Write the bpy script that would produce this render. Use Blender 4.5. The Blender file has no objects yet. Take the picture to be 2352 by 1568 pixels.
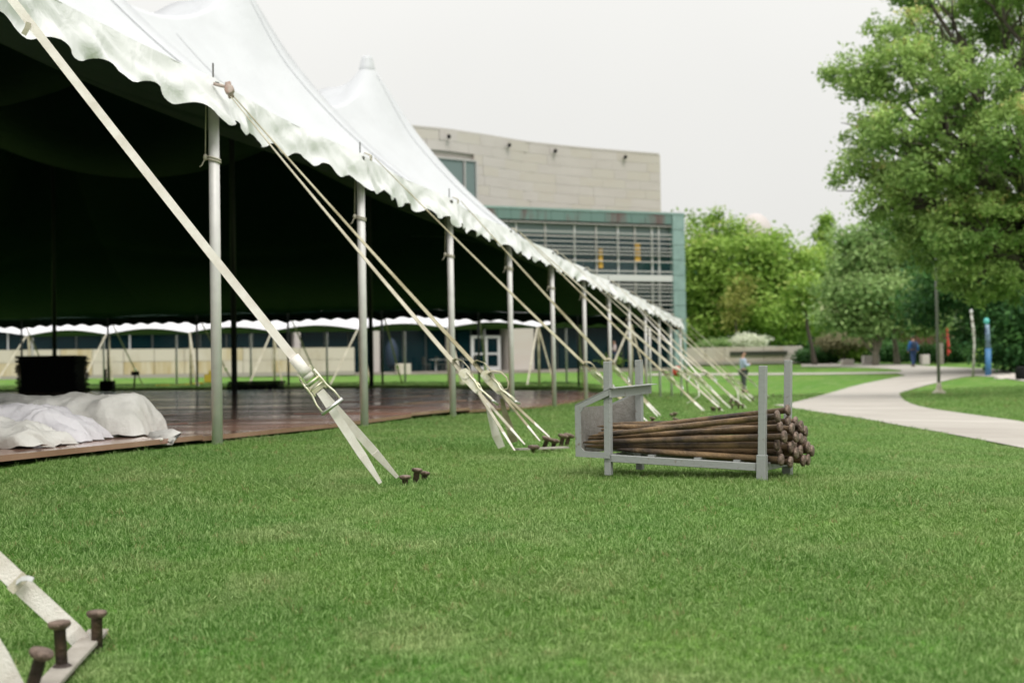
import bpy, bmesh, math, random
import numpy as np
from mathutils import Vector, Matrix, noise
from mathutils.geometry import delaunay_2d_cdt
random.seed(7); rng = np.random.default_rng(7)
S = bpy.context.scene; C = S.collection
R_ = math.radians
# ------------------------------------------------------------------ camera
CZ = 0.60
FPX = 2352*50/36.0
PITCH, ROLL = math.atan(68/FPX), 0.016
F_ = Vector((0, math.cos(PITCH), math.sin(PITCH)))
U0 = Vector((0, -math.sin(PITCH), math.cos(PITCH))); X0 = Vector((1, 0, 0))
RT = X0*math.cos(ROLL) - U0*math.sin(ROLL); UP = U0*math.cos(ROLL) + X0*math.sin(ROLL)
CAM = Vector((0, 0, CZ))
cd = bpy.data.cameras.new('camera'); cam = bpy.data.objects.new('camera', cd); C.objects.link(cam)
m = Matrix((RT, UP, -F_)).transposed().to_4x4(); m.translation = CAM; cam.matrix_world = m
cd.lens = 50; cd.sensor_width = 36; cd.clip_start = .05; cd.clip_end = 3000
cd.dof.use_dof = True; cd.dof.focus_distance = 5.6; cd.dof.aperture_fstop = 3.7
S.camera = cam
# ------------------------------------------------------------------ sky, sun, exposure
SUN_EL, SUN_AZ = R_(50), R_(158)
w = bpy.data.worlds.new('World'); S.world = w; w.use_nodes = True
nt = w.node_tree; N = nt.nodes; L = nt.links
bg = N['Background']
sky = N.new('ShaderNodeTexSky'); sky.sky_type = 'NISHITA'; sky.sun_disc = False
sky.sun_elevation = SUN_EL; sky.sun_rotation = SUN_AZ; sky.dust_density = 6
hs = N.new('ShaderNodeHueSaturation'); hs.inputs['Saturation'].default_value = .12; hs.inputs['Value'].default_value = .10
L.new(sky.outputs[0], hs.inputs['Color'])
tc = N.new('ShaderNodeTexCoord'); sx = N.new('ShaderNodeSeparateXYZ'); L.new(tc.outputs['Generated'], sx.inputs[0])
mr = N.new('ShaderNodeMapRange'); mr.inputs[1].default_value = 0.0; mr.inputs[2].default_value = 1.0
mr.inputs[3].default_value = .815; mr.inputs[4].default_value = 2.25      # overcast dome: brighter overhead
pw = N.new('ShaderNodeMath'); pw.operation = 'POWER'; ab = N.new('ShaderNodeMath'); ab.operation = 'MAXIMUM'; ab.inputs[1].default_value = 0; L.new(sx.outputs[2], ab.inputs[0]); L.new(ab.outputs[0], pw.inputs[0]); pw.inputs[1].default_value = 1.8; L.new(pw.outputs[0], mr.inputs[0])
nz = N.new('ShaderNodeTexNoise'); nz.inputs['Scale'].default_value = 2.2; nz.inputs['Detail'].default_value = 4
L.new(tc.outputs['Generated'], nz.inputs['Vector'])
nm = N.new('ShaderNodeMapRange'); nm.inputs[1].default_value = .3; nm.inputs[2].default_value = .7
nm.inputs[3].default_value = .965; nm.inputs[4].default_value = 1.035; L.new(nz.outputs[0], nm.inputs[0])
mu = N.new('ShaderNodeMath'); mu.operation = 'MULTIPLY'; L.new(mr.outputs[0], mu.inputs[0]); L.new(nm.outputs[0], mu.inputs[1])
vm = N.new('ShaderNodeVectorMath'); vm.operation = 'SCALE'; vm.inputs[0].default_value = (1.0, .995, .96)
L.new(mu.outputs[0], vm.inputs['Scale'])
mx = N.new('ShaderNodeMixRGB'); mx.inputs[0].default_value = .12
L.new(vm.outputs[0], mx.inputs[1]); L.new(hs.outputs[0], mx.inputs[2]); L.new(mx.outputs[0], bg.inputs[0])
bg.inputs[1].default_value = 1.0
sd = bpy.data.lights.new('sun', 'SUN'); sd.energy = 1.5; sd.angle = R_(20); sd.color = (1, .965, .91)
so = bpy.data.objects.new('sun', sd); C.objects.link(so)
sdir = Vector((math.sin(SUN_AZ)*math.cos(SUN_EL), math.cos(SUN_AZ)*math.cos(SUN_EL), math.sin(SUN_EL)))
so.rotation_euler = sdir.to_track_quat('Z', 'Y').to_euler()
S.view_settings.view_transform = 'Standard'; S.view_settings.look = 'None'
S.view_settings.exposure = 0.12; S.view_settings.gamma = 1.0; S.view_settings.use_curve_mapping = False
S.render.engine = 'CYCLES'

# ------------------------------------------------------------------ helpers
def P(x, y, D):                                   # sight line of a photo point (2352 px wide) at depth D
    return CAM + (F_ + RT*((x-1176)/FPX) - UP*((y-784)/FPX))*D
def tag(o, label=None, cat=None, group=None, kind=None):
    if label: o['label'] = label
    if cat: o['category'] = cat
    if group: o['group'] = group
    if kind: o['kind'] = kind
    return o
def empty(name, loc, label=None, cat=None, group=None, kind=None):
    o = bpy.data.objects.new(name, None); o.location = loc; o.empty_display_size = .1; C.objects.link(o)
    return tag(o, label, cat, group, kind)
def link(name, me, parent=None, mtx=None):
    o = bpy.data.objects.new(name, me); C.objects.link(o)
    if parent:
        o.parent = parent
        o.matrix_parent_inverse = wm(parent).inverted()
    if mtx is not None: o.matrix_basis = mtx
    return o
def wm(o):                                        # world matrix without a depsgraph update
    return (wm(o.parent) @ o.matrix_parent_inverse @ o.matrix_basis) if o.parent else o.matrix_basis
class MB:
    def __init__(s): s.v = []; s.f = []
    def add(s, vs, fs):
        b = len(s.v); s.v += [tuple(v) for v in vs]; s.f += [tuple(b+i for i in f) for f in fs]; return s
    def box(s, c, d, M=None):
        c = Vector(c); vs = [Vector((x*d[0]/2, y*d[1]/2, z*d[2]/2)) for x in (-1, 1) for y in (-1, 1) for z in (-1, 1)]
        vs = [c + (M @ v if M else v) for v in vs]
        return s.add(vs, [(0,1,3,2),(4,6,7,5),(0,4,5,1),(2,3,7,6),(0,2,6,4),(1,5,7,3)])
    def bar(s, a, b, wd, ht, up=(0,0,1)):         # rectangular bar a->b
        a = Vector(a); b = Vector(b); d = (b-a); l = d.length; d.normalize(); up = Vector(up)
        x = d.cross(up); x.normalize(); z = x.cross(d)
        M = Matrix((x, d, z)).transposed()
        return s.box((a+b)/2, (wd, l, ht), M)
    def tube(s, pts, r, n=8, caps=True):
        pts = [Vector(p) for p in pts]; rs = r if hasattr(r, '__len__') else [r]*len(pts)
        b = len(s.v); pv = None
        for i, p in enumerate(pts):
            d = (pts[min(i+1, len(pts)-1)] - pts[max(i-1, 0)]).normalized()
            if pv is None: x = d.orthogonal().normalized()
            else: x = (pv - d*pv.dot(d)).normalized()
            pv = x; y = d.cross(x)
            for k in range(n):
                a = 2*math.pi*k/n; s.v.append(tuple(p + (x*math.cos(a)+y*math.sin(a))*rs[i]))
        for i in range(len(pts)-1):
            for k in range(n):
                q = b+i*n; s.f.append((q+k, q+(k+1)%n, q+n+(k+1)%n, q+n+k))
        if caps:
            s.f.append(tuple(b+k for k in range(n))[::-1]); s.f.append(tuple(b+(len(pts)-1)*n+k for k in range(n)))
        return s
    def ribbon(s, pts, wv, th=.003, widths=None):  # webbing; wv: width vector(s)
        pts = [Vector(p) for p in pts]; b = len(s.v)
        for i, p in enumerate(pts):
            d = (pts[min(i+1, len(pts)-1)] - pts[max(i-1, 0)]).normalized()
            wvec = Vector(wv[i]) if isinstance(wv, list) else Vector(wv)
            l = wvec.length; wvec = (wvec - d*wvec.dot(d)).normalized()*l/2
            if widths: wvec = wvec*widths[i]
            nn = d.cross(wvec).normalized()*th/2
            s.v += [tuple(p-wvec-nn), tuple(p+wvec-nn), tuple(p+wvec+nn), tuple(p-wvec+nn)]
        for i in range(len(pts)-1):
            q = b+4*i
            for k in range(4): s.f.append((q+k, q+(k+1)%4, q+4+(k+1)%4, q+4+k))
        s.f.append((b, b+3, b+2, b+1)); q = b+4*(len(pts)-1); s.f.append((q, q+1, q+2, q+3))
        return s
    def lathe(s, prof, n=20, M=None):
        b = len(s.v)
        for r, z in prof:
            for k in range(n):
                a = 2*math.pi*k/n; v = Vector((r*math.cos(a), r*math.sin(a), z)); s.v.append(tuple(M @ v if M else v))
        for i in range(len(prof)-1):
            for k in range(n): q = b+i*n; s.f.append((q+k, q+(k+1)%n, q+n+(k+1)%n, q+n+k))
        s.f.append(tuple(b+k for k in range(n))[::-1]); s.f.append(tuple(b+(len(prof)-1)*n+k for k in range(n)))
        return s
    def prism(s, poly, ax, off):                   # poly: 3-D points, extruded by vector off
        n = len(poly); poly = [Vector(p) for p in poly]; off = Vector(off)
        return s.add(poly + [p+off for p in poly], [tuple(range(n))[::-1], tuple(range(n, 2*n))] + [(i, (i+1)%n, n+(i+1)%n, n+i) for i in range(n)])
    def mesh(s, name, mat, smooth=False):
        me = bpy.data.meshes.new(name); me.from_pydata(s.v, [], s.f); me.materials.append(mat)
        if smooth: me.shade_smooth()
        me.update(); return me
    def build(s, name, mat, parent=None, smooth=False, bevel=0, auto=False):
        o = link(name, s.mesh(name, mat, smooth), parent)
        if bevel:
            bm = bmesh.new(); bm.from_mesh(o.data)
            bmesh.ops.bevel(bm, geom=bm.edges[:], offset=bevel, segments=1, affect='EDGES'); bm.to_mesh(o.data); bm.free()
        return o
def npmesh(name, v, f, mat, k=4, smooth=False):
    me = bpy.data.meshes.new(name); v = np.asarray(v, np.float32); f = np.asarray(f, np.int32)
    me.vertices.add(len(v)); me.vertices.foreach_set('co', v.ravel())
    me.loops.add(f.size); me.loops.foreach_set('vertex_index', f.ravel())
    me.polygons.add(len(f)); me.polygons.foreach_set('loop_start', np.arange(0, f.size, k, dtype=np.int32))
    me.polygons.foreach_set('loop_total', np.full(len(f), k, np.int32))
    if smooth: me.polygons.foreach_set('use_smooth', np.ones(len(f), bool))
    me.materials.append(mat); me.update(calc_edges=True); return me

# ------------------------------------------------------------------ materials
def mat(name, col, rough=.7, metal=0, col2=None, scale=5, lo=.35, hi=.65, bump=0, bscale=None, detail=5, spec=None, stretch=None, coat=0, transl=0):
    M = bpy.data.materials.new(name); M.use_nodes = True; n = M.node_tree.nodes; l = M.node_tree.links
    b = n['Principled BSDF']; b.inputs['Base Color'].default_value = (*col, 1); b.inputs['Roughness'].default_value = rough
    b.inputs['Metallic'].default_value = metal
    if spec is not None: b.inputs['Specular IOR Level'].default_value = spec
    if coat: b.inputs['Coat Weight'].default_value = coat; b.inputs['Coat Roughness'].default_value = .15
    ge = n.new('ShaderNodeNewGeometry'); mp = n.new('ShaderNodeMapping'); l.new(ge.outputs['Position'], mp.inputs[0])
    if stretch: mp.inputs['Scale'].default_value = stretch
    if col2:
        t = n.new('ShaderNodeTexNoise'); t.inputs['Scale'].default_value = scale; t.inputs['Detail'].default_value = detail; t.inputs['Roughness'].default_value = .6
        l.new(mp.outputs[0], t.inputs['Vector'])
        r = n.new('ShaderNodeValToRGB'); r.color_ramp.elements[0].position = lo; r.color_ramp.elements[1].position = hi
        r.color_ramp.elements[0].color = (*col, 1); r.color_ramp.elements[1].color = (*col2, 1)
        l.new(t.outputs[0], r.inputs[0]); l.new(r.outputs[0], b.inputs['Base Color'])
    if bump:
        t = n.new('ShaderNodeTexNoise'); t.inputs['Scale'].default_value = bscale or scale*3; t.inputs['Detail'].default_value = 6
        l.new(mp.outputs[0], t.inputs['Vector'])
        bp = n.new('ShaderNodeBump'); bp.inputs['Strength'].default_value = min(1, bump); bp.inputs['Distance'].default_value = .02
        l.new(t.outputs[0], bp.inputs['Height']); l.new(bp.outputs[0], b.inputs['Normal'])
    if transl:
        tr = n.new('ShaderNodeBsdfTranslucent'); ms = n.new('ShaderNodeMixShader'); ms.inputs[0].default_value = transl
        if col2: l.new(r.outputs[0], tr.inputs[0])
        else: tr.inputs[0].default_value = (*col, 1)
        l.new(b.outputs[0], ms.inputs[1]); l.new(tr.outputs[0], ms.inputs[2]); l.new(ms.outputs[0], n['Material Output'].inputs[0])
    return M
def leafmat(name, c1, c2, c3=None, transl=.35):
    M = bpy.data.materials.new(name); M.use_nodes = True; n = M.node_tree.nodes; l = M.node_tree.links
    b = n['Principled BSDF']; b.inputs['Roughness'].default_value = .55; b.inputs['Specular IOR Level'].default_value = .25
    at = n.new('ShaderNodeAttribute'); at.attribute_name = 'tint'
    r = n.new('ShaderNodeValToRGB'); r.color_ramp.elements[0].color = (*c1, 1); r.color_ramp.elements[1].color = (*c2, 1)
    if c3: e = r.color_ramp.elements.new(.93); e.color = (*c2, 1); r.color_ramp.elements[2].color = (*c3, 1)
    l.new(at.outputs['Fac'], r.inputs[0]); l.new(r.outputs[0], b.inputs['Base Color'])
    tr = n.new('ShaderNodeBsdfTranslucent'); l.new(r.outputs[0], tr.inputs[0])
    ms = n.new('ShaderNodeMixShader'); ms.inputs[0].default_value = transl
    l.new(b.outputs[0], ms.inputs[1]); l.new(tr.outputs[0], ms.inputs[2]); l.new(ms.outputs[0], n['Material Output'].inputs[0])
    return M
def grass_ground_mat(name, blade=False):
    M = bpy.data.materials.new(name); M.use_nodes = True; n = M.node_tree.nodes; l = M.node_tree.links
    b = n['Principled BSDF']; b.inputs['Roughness'].default_value = .6 if blade else .9; b.inputs['Specular IOR Level'].default_value = .16 if blade else .05
    ge = n.new('ShaderNodeNewGeometry')
    def no(sc, det=4):
        t = n.new('ShaderNodeTexNoise'); t.inputs['Scale'].default_value = sc; t.inputs['Detail'].default_value = det; l.new(ge.outputs['Position'], t.inputs['Vector']); return t
    def mix(f, a, bb, fac=None):
        x = n.new('ShaderNodeMixRGB')
        if f is not None: l.new(f, x.inputs[0])
        else: x.inputs[0].default_value = fac
        for i, q in ((1, a), (2, bb)):
            if isinstance(q, tuple): x.inputs[i].default_value = (*q, 1)
            else: l.new(q, x.inputs[i])
        return x.outputs[0]
    def rr(o, lo, hi):
        x = n.new('ShaderNodeMapRange'); x.inputs[1].default_value = lo; x.inputs[2].default_value = hi; x.interpolation_type = 'SMOOTHSTEP'; l.new(o, x.inputs[0]); return x.outputs[0]
    A = GA; B = GB; Cc = GC
    c = mix(rr(no(.9, 3).outputs[0], .35, .65), A, B)
    c = mix(rr(no(2.0, 5).outputs[0], .47, .70), c, Cc)                       # pale, dry patches
    c = mix(rr(no(.22, 2).outputs[0], .42, .68), c, mix(None, c, GD, .55))
    if blade:
        c = mix(None, c, (.40, .68, .14), .34)
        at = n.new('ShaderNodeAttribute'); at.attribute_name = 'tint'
        c = mix(rr(at.outputs['Fac'], .1, .85), mix(None, c, (.010, .06, .008), .64), mix(None, c, (.62, .72, .40), .50))  # varied blade tones, with dark gaps and light tips painted in
        c = mix(rr(at.outputs['Fac'], .90, .96), c, (.52, .50, .27))
        oi = n.new('ShaderNodeObjectInfo')
        c = mix(rr(oi.outputs['Random'], .975, .985), c, (.34, .31, .14))
        c = mix(rr(oi.outputs['Random'], 0, .9), mix(None, c, (.03, .12, .02), .22), c)
        tr = n.new('ShaderNodeBsdfTranslucent'); l.new(c, tr.inputs[0])
        ms = n.new('ShaderNodeMixShader'); ms.inputs[0].default_value = .42
        l.new(b.outputs[0], ms.inputs[1]); l.new(tr.outputs[0], ms.inputs[2]); l.new(ms.outputs[0], n['Material Output'].inputs[0])
    else:
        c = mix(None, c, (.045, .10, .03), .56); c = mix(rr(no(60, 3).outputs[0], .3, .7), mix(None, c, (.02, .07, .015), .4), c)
        bp = n.new('ShaderNodeBump'); bp.inputs['Strength'].default_value = .6; bp.inputs['Distance'].default_value = .03
        l.new(no(45, 4).outputs[0], bp.inputs['Height']); l.new(bp.outputs[0], b.inputs['Normal'])
    l.new(c, b.inputs['Base Color']); return M
GA = (.145, .375, .042); GB = (.255, .475, .070); GC = (.50, .58, .24); GD = (.33, .48, .09)
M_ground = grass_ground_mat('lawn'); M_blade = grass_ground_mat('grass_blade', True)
M_path = mat('path_concrete', (.32, .29, .255), .85, col2=(.45, .42, .38), scale=.35, bump=.3, bscale=30, stretch=(1, 3, 1))
M_alu = mat('aluminium', (.64, .62, .615), .5, .12, col2=(.72, .70, .69), scale=9, bump=.05, bscale=60)
M_dark = mat('dark_pole', (.05, .06, .055), .5, .2)
M_spike = mat('steel_spike', (.12, .12, .11), .5, .8)
M_strap = mat('webbing', (.74, .68, .62), .85, col2=(.88, .835, .79), scale=14, bump=.4, bscale=260)
M_strap_old = mat('weathered_webbing', (.27, .235, .14), .9, col2=(.47, .43, .31), scale=5, lo=.35, hi=.6, bump=.4, bscale=250)
M_strap_mid = mat('worn_webbing', (.40, .365, .27), .9, col2=(.58, .54, .445), scale=6, bump=.4, bscale=250)
M_zinc = mat('yellow_zinc', (.60, .57, .38), .38, .6, col2=(.76, .74, .64), scale=30)
M_steel = mat('bright_steel', (.62, .62, .60), .3, .9)
M_black = mat('black_plastic', (.006, .007, .0065), .7, spec=.15)
M_rope = mat('rope', (.50, .46, .38), .9)
M_rack = mat('grey_paint', (.27, .28, .272), .5, col2=(.17, .14, .115), lo=.62, hi=.72, scale=38, bump=.12, bscale=80)
M_rack_in = mat('rubbed_grey_paint', (.20, .185, .165), .6, col2=(.27, .26, .24), scale=34, lo=.3, hi=.7, bump=.2, bscale=90)
M_rust = mat('rusty_iron', (.050, .036, .027), .55, .3, col2=(.25, .16, .08), scale=6, lo=.38, hi=.66, bump=.35, bscale=70, stretch=(1, 1, 1))
M_rust2 = mat('dark_rusty_iron', (.045, .032, .027), .6, .4, col2=(.13, .085, .055), scale=16, lo=.4, hi=.7, bump=.4, bscale=90)
M_head = mat('hammered_iron', (.10, .068, .052), .5, .5, col2=(.26, .19, .15), scale=30, bump=.5, bscale=90)
M_plate = mat('grey_anchor_plate', (.26, .235, .20), .7, .1, col2=(.36, .33, .29), scale=10, bump=.3, bscale=40)
M_stone = mat('limestone', (.465, .42, .40), .9, col2=(.50, .455, .435), scale=.35, bump=.15, bscale=12, stretch=(1, 1, 4))
M_stone2 = mat('limestone_buff', (.475, .425, .385), .9, col2=(.485, .445, .41), scale=.5, bump=.15, bscale=12, stretch=(1, 1, 4))
M_wall = mat('stained_limestone', (.44, .38, .305), .9, col2=(.52, .465, .405), scale=.45, lo=.36, hi=.5, bump=.2, bscale=14, stretch=(1, 1, .5))
M_stain = mat('stained_limestone_ochre', (.42, .325, .185), .9, col2=(.54, .47, .37), scale=.9, bump=.2, bscale=14, stretch=(2.5, 2.5, .35))
M_joint = mat('mortar', (.33, .30, .27), .95)
M_cop = mat('copper_patina', (.19, .285, .27), .65, .1, col2=(.25, .36, .345), scale=1.3, bump=.1, bscale=20)
M_cop2 = mat('copper_brown', (.125, .20, .185), .6, .1, col2=(.13, .095, .092), scale=.45, lo=.46, hi=.56, stretch=(1, 1, .35))
M_louv = mat('louvre_metal', (.46, .44, .43), .5, .2)
M_white = mat('white_paint', (.54, .54, .54), .5)
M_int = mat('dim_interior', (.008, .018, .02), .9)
M_concrete = mat('brown_step_stone', (.21, .185, .155), .9, col2=(.27, .245, .215), scale=1.2, bump=.2)
M_bark = mat('bark', (.045, .036, .028), .9, col2=(.10, .085, .065), scale=4, bump=.6, bscale=18, stretch=(1, 1, .3))
M_bark_pale = mat('pale_bark', (.30, .27, .22), .9, col2=(.17, .14, .11), scale=3, bump=.4, bscale=14)
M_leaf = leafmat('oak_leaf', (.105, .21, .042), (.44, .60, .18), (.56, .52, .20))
M_leaf_d = leafmat('dark_leaf', (.018, .075, .022), (.095, .225, .055))
M_leaf_b = leafmat('spring_leaf', (.13, .25, .035), (.38, .55, .11), (.48, .54, .16))
M_leaf_p = leafmat('pale_leaf', (.13, .25, .07), (.38, .52, .20), (.46, .50, .28))
M_leaf_r = leafmat('reddish_leaf', (.20, .24, .05), (.36, .37, .10))
M_blos = leafmat('blossom', (.55, .60, .42), (.85, .86, .74))
M_brick = mat('brown_brick', (.075, .032, .022), .9, col2=(.115, .05, .035), scale=2)
M_tarp = mat('white_tarp', (.50, .49, .455), .6, col2=(.62, .61, .58), scale=2.5, bump=1, bscale=5)
M_tarp2 = mat('lilac_white_tarp', (.50, .485, .51), .6, col2=(.60, .585, .61), scale=3, bump=1, bscale=6)
M_tarpg = mat('tarp_green_lining', (.02, .055, .03), .6)

for q_ in (M_tarp, M_tarp2):
    for n1 in q_.node_tree.nodes:
        if n1.type == 'BUMP': n1.inputs['Distance'].default_value = .045
def glassmat(name, col, tint, fac=.45):
    M = bpy.data.materials.new(name); M.use_nodes = True; n = M.node_tree.nodes; l = M.node_tree.links
    b = n['Principled BSDF']; b.inputs['Base Color'].default_value = (*col, 1); b.inputs['Roughness'].default_value = .06
    b.inputs['Specular IOR Level'].default_value = .22
    t = n.new('ShaderNodeBsdfTransparent'); t.inputs[0].default_value = (*tint, 1)
    ms = n.new('ShaderNodeMixShader'); ms.inputs[0].default_value = fac
    l.new(b.outputs[0], ms.inputs[1]); l.new(t.outputs[0], ms.inputs[2]); l.new(ms.outputs[0], n['Material Output'].inputs[0]); return M
M_glass = glassmat('teal_glass', (.006, .026, .032), (.45, .62, .62), .45)
M_glass_u = glassmat('sky_reflecting_glass', (.03, .075, .085), (.45, .62, .62), .3)
M_glass_u.node_tree.nodes['Principled BSDF'].inputs['Specular IOR Level'].default_value = .55
M_glass_l = glassmat('pale_teal_glass', (.17, .22, .215), (.6, .7, .7), .12)  # paler, nearly opaque grey-teal panes

def tentmat(name, front, back, fold=.25, tr=0.0):
    M = bpy.data.materials.new(name); M.use_nodes = True; n = M.node_tree.nodes; l = M.node_tree.links
    b = n['Principled BSDF']; b.inputs['Roughness'].default_value = .5; b.inputs['Specular IOR Level'].default_value = .3
    ge = n.new('ShaderNodeNewGeometry'); t = n.new('ShaderNodeTexNoise'); t.inputs['Scale'].default_value = 1.6; t.inputs['Detail'].default_value = 6
    l.new(ge.outputs['Position'], t.inputs['Vector'])
    r = n.new('ShaderNodeValToRGB'); r.color_ramp.elements[0].position = .3; r.color_ramp.elements[1].position = .7
    r.color_ramp.elements[0].color = tuple(c*.94 for c in front)+(1,); r.color_ramp.elements[1].color = (*front, 1); l.new(t.outputs[0], r.inputs[0])
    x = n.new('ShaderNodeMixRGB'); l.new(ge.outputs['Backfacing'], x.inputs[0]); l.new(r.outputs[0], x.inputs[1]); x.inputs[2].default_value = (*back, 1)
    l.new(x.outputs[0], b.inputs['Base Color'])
    sp = n.new('ShaderNodeMath'); sp.operation = 'MULTIPLY_ADD'; l.new(ge.outputs['Backfacing'], sp.inputs[0]); sp.inputs[1].default_value = -.25; sp.inputs[2].default_value = .3
    l.new(sp.outputs[0], b.inputs['Specular IOR Level'])
    t2 = n.new('ShaderNodeTexNoise'); t2.inputs['Scale'].default_value = 4.5; t2.inputs['Detail'].default_value = 5; t2.inputs['Distortion'].default_value = .8
    l.new(ge.outputs['Position'], t2.inputs['Vector'])
    bp = n.new('ShaderNodeBump'); bp.inputs['Strength'].default_value = fold; bp.inputs['Distance'].default_value = .10
    l.new(t2.outputs[0], bp.inputs['Height']); l.new(bp.outputs[0], b.inputs['Normal'])
    if tr:
        q = n.new('ShaderNodeBsdfTranslucent'); q.inputs[0].default_value = (.62, .66, .50, 1)
        ms = n.new('ShaderNodeMixShader'); ms.inputs[0].default_value = tr
        l.new(b.outputs[0], ms.inputs[1]); l.new(q.outputs[0], ms.inputs[2]); l.new(ms.outputs[0], n['Material Output'].inputs[0])
    return M
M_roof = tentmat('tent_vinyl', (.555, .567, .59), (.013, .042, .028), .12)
M_val = tentmat('valance_vinyl', (.80, .80, .81), (.50, .54, .42), .22, .02)
M_val_far = tentmat('end_valance_vinyl', (.74, .765, .76), (.006, .016, .010), .5)  # inner face near black: its backlit look is put into the colour
M_roof2 = tentmat('small_tent_vinyl', (.80, .79, .83), (.008, .04, .018), .1)

# ------------------------------------------------------------------ terrain height
rs = np.array([-.9, -.36, -.10, .03, .12, .165, .26, .36, .9])
tabs = [  # (distance, drop below the camera)
 [(2,.70),(3.3,.70),(3.8,.665),(5,.53),(7,.42),(20,.42),(45,.38),(79,.0),(110,-.1),(800,-1)],
 [(2,.70),(3.3,.70),(3.8,.665),(5,.53),(7,.42),(20,.42),(45,.38),(79,.0),(110,-.1),(800,-1)],
 [(2,.66),(3.2,.65),(6.2,.505),(9,.445),(12,.455),(20,.43),(45,.40),(90,.12),(110,.0),(800,-1)],
 [(2,.64),(3.2,.63),(6.2,.50),(9,.50),(14,.52),(20.7,.55),(33,.52),(45,.50),(92,.15),(110,.0),(800,-1)],
 [(2,.64),(3.2,.63),(6.2,.49),(9,.52),(14,.56),(20,.58),(30,.68),(42,.86),(60,.95),(95,.3),(112,-.25),(800,-1)],
 [(2,.64),(3.2,.63),(6.2,.485),(9,.50),(14,.56),(20,.64),(30,.75),(42,.90),(66,1.24),(90,.44),(110,-.25),(800,-1)],
 [(2,.64),(3.2,.63),(6.2,.50),(9,.56),(14,.66),(20,.75),(30,.82),(42,.90),(62,1.0),(84,.14),(110,-.25),(800,-1)],
 [(2,.64),(3.2,.63),(6.2,.50),(9,.60),(14,.74),(20,.80),(30,.84),(42,.85),(58,.80),(80,.10),(110,-.25),(800,-1)],
 [(2,.64),(3.2,.63),(6.2,.50),(9,.60),(14,.74),(20,.80),(30,.84),(42,.85),(58,.80),(80,.10),(110,-.25),(800,-1)]]
NL = 240; lg = np.linspace(math.log(2), math.log(800), NL); TB = []
for tb in tabs:
    a = np.array(tb); y = np.interp(lg, np.log(a[:, 0]), a[:, 1])
    k = np.hanning(13); k /= k.sum(); y = np.convolve(np.pad(y, 6, mode='edge'), k, mode='valid'); TB.append(y)
TB = np.array(TB)
def Gn(X, Y):
    X = np.asarray(X, float); Y = np.asarray(Y, float); d = np.maximum(Y, 2.2)
    r = np.clip(X/np.maximum(d, 3), -.899, .899); q = (np.log(np.clip(d, 2.01, 799)) - lg[0])/(lg[1]-lg[0])
    i = np.clip(q.astype(int), 0, NL-2); fi = q-i
    j = np.clip(np.searchsorted(rs, r, side='right')-1, 0, len(rs)-2); fj = (r-rs[j])/(rs[j+1]-rs[j]); fj = fj*fj*(3-2*fj)
    v = (TB[j, i]*(1-fi)+TB[j, i+1]*fi)*(1-fj) + (TB[j+1, i]*(1-fi)+TB[j+1, i+1]*fi)*fj
    return CZ - v
def G(x, y): return float(Gn(x, y))
def hit(x, y):                                    # where the sight line of a photo point meets the ground
    lo = None; D = 2.0
    while D < 400:
        p = P(x, y, D)
        if p.z < G(p.x, p.y):
            a, b = D/1.03, D
            for _ in range(20):
                c = (a+b)/2; p = P(x, y, c)
                if p.z < G(p.x, p.y): b = c
                else: a = c
            return P(x, y, b)
        D *= 1.03
    return P(x, y, 400)
def onG(v, dz=0): return Vector((v[0], v[1], G(v[0], v[1])+dz))

# ground sheet
def axis(ext, s, n): a = np.linspace(-math.asinh(ext/s), math.asinh(ext/s), n); return np.sinh(a)*s
gx = axis(900, 4, 260); gy = axis(900, 4, 300) + 12
X, Y = np.meshgrid(gx, gy); Z = Gn(X, Y)
nx, ny = len(gx), len(gy); idx = np.arange(nx*ny).reshape(ny, nx)
f = np.stack([idx[:-1, :-1], idx[:-1, 1:], idx[1:, 1:], idx[1:, :-1]], -1).reshape(-1, 4)
ground = link('ground', npmesh('ground', np.stack([X, Y, Z], -1).reshape(-1, 3), f, M_ground, smooth=True)); tag(ground, kind='structure')

# draped sheet from a photo outline
def sheet(name, poly, mat_, dz, step=1.2, world=False):
    pts = [Vector((p[0], p[1])) for p in (poly if world else [hit(*q) for q in poly])]
    bd = []
    for i, a in enumerate(pts):
        b = pts[(i+1) % len(pts)]; n = max(1, int((b-a).length/step)); bd += [a.lerp(b, k/n) for k in range(n)]
    nb = len(bd); V = list(bd)
    xs = [p.x for p in bd]; ys = [p.y for p in bd]
    bx = np.array([p[:] for p in bd])
    gx_, gy_ = np.meshgrid(np.arange(min(xs), max(xs), step), np.arange(min(ys), max(ys), step))
    ins = inside(gx_.ravel(), gy_.ravel(), bx)
    V += [Vector((a, b)) for a, b in zip(gx_.ravel()[ins], gy_.ravel()[ins])]
    r = delaunay_2d_cdt(V, [], [list(range(nb))], 1, 1e-5)
    me = bpy.data.meshes.new(name); me.from_pydata([(v.x, v.y, G(v.x, v.y)+dz) for v in r[0]], [], r[2]); me.materials.append(mat_)
    if len(me.polygons) and me.polygons[0].normal.z < 0: me.flip_normals()
    me.update(); return me, bx
def inside(px, py, poly):
    r = np.zeros(len(px), bool); n = len(poly)
    for i in range(n):
        x1, y1 = poly[i]; x2, y2 = poly[(i+1) % n]
        c = ((y1 > py) != (y2 > py)) & (px < (x2-x1)*(py-y1)/((y2-y1) if y2 != y1 else 1e-9)+x1); r ^= c
    return r
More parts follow.
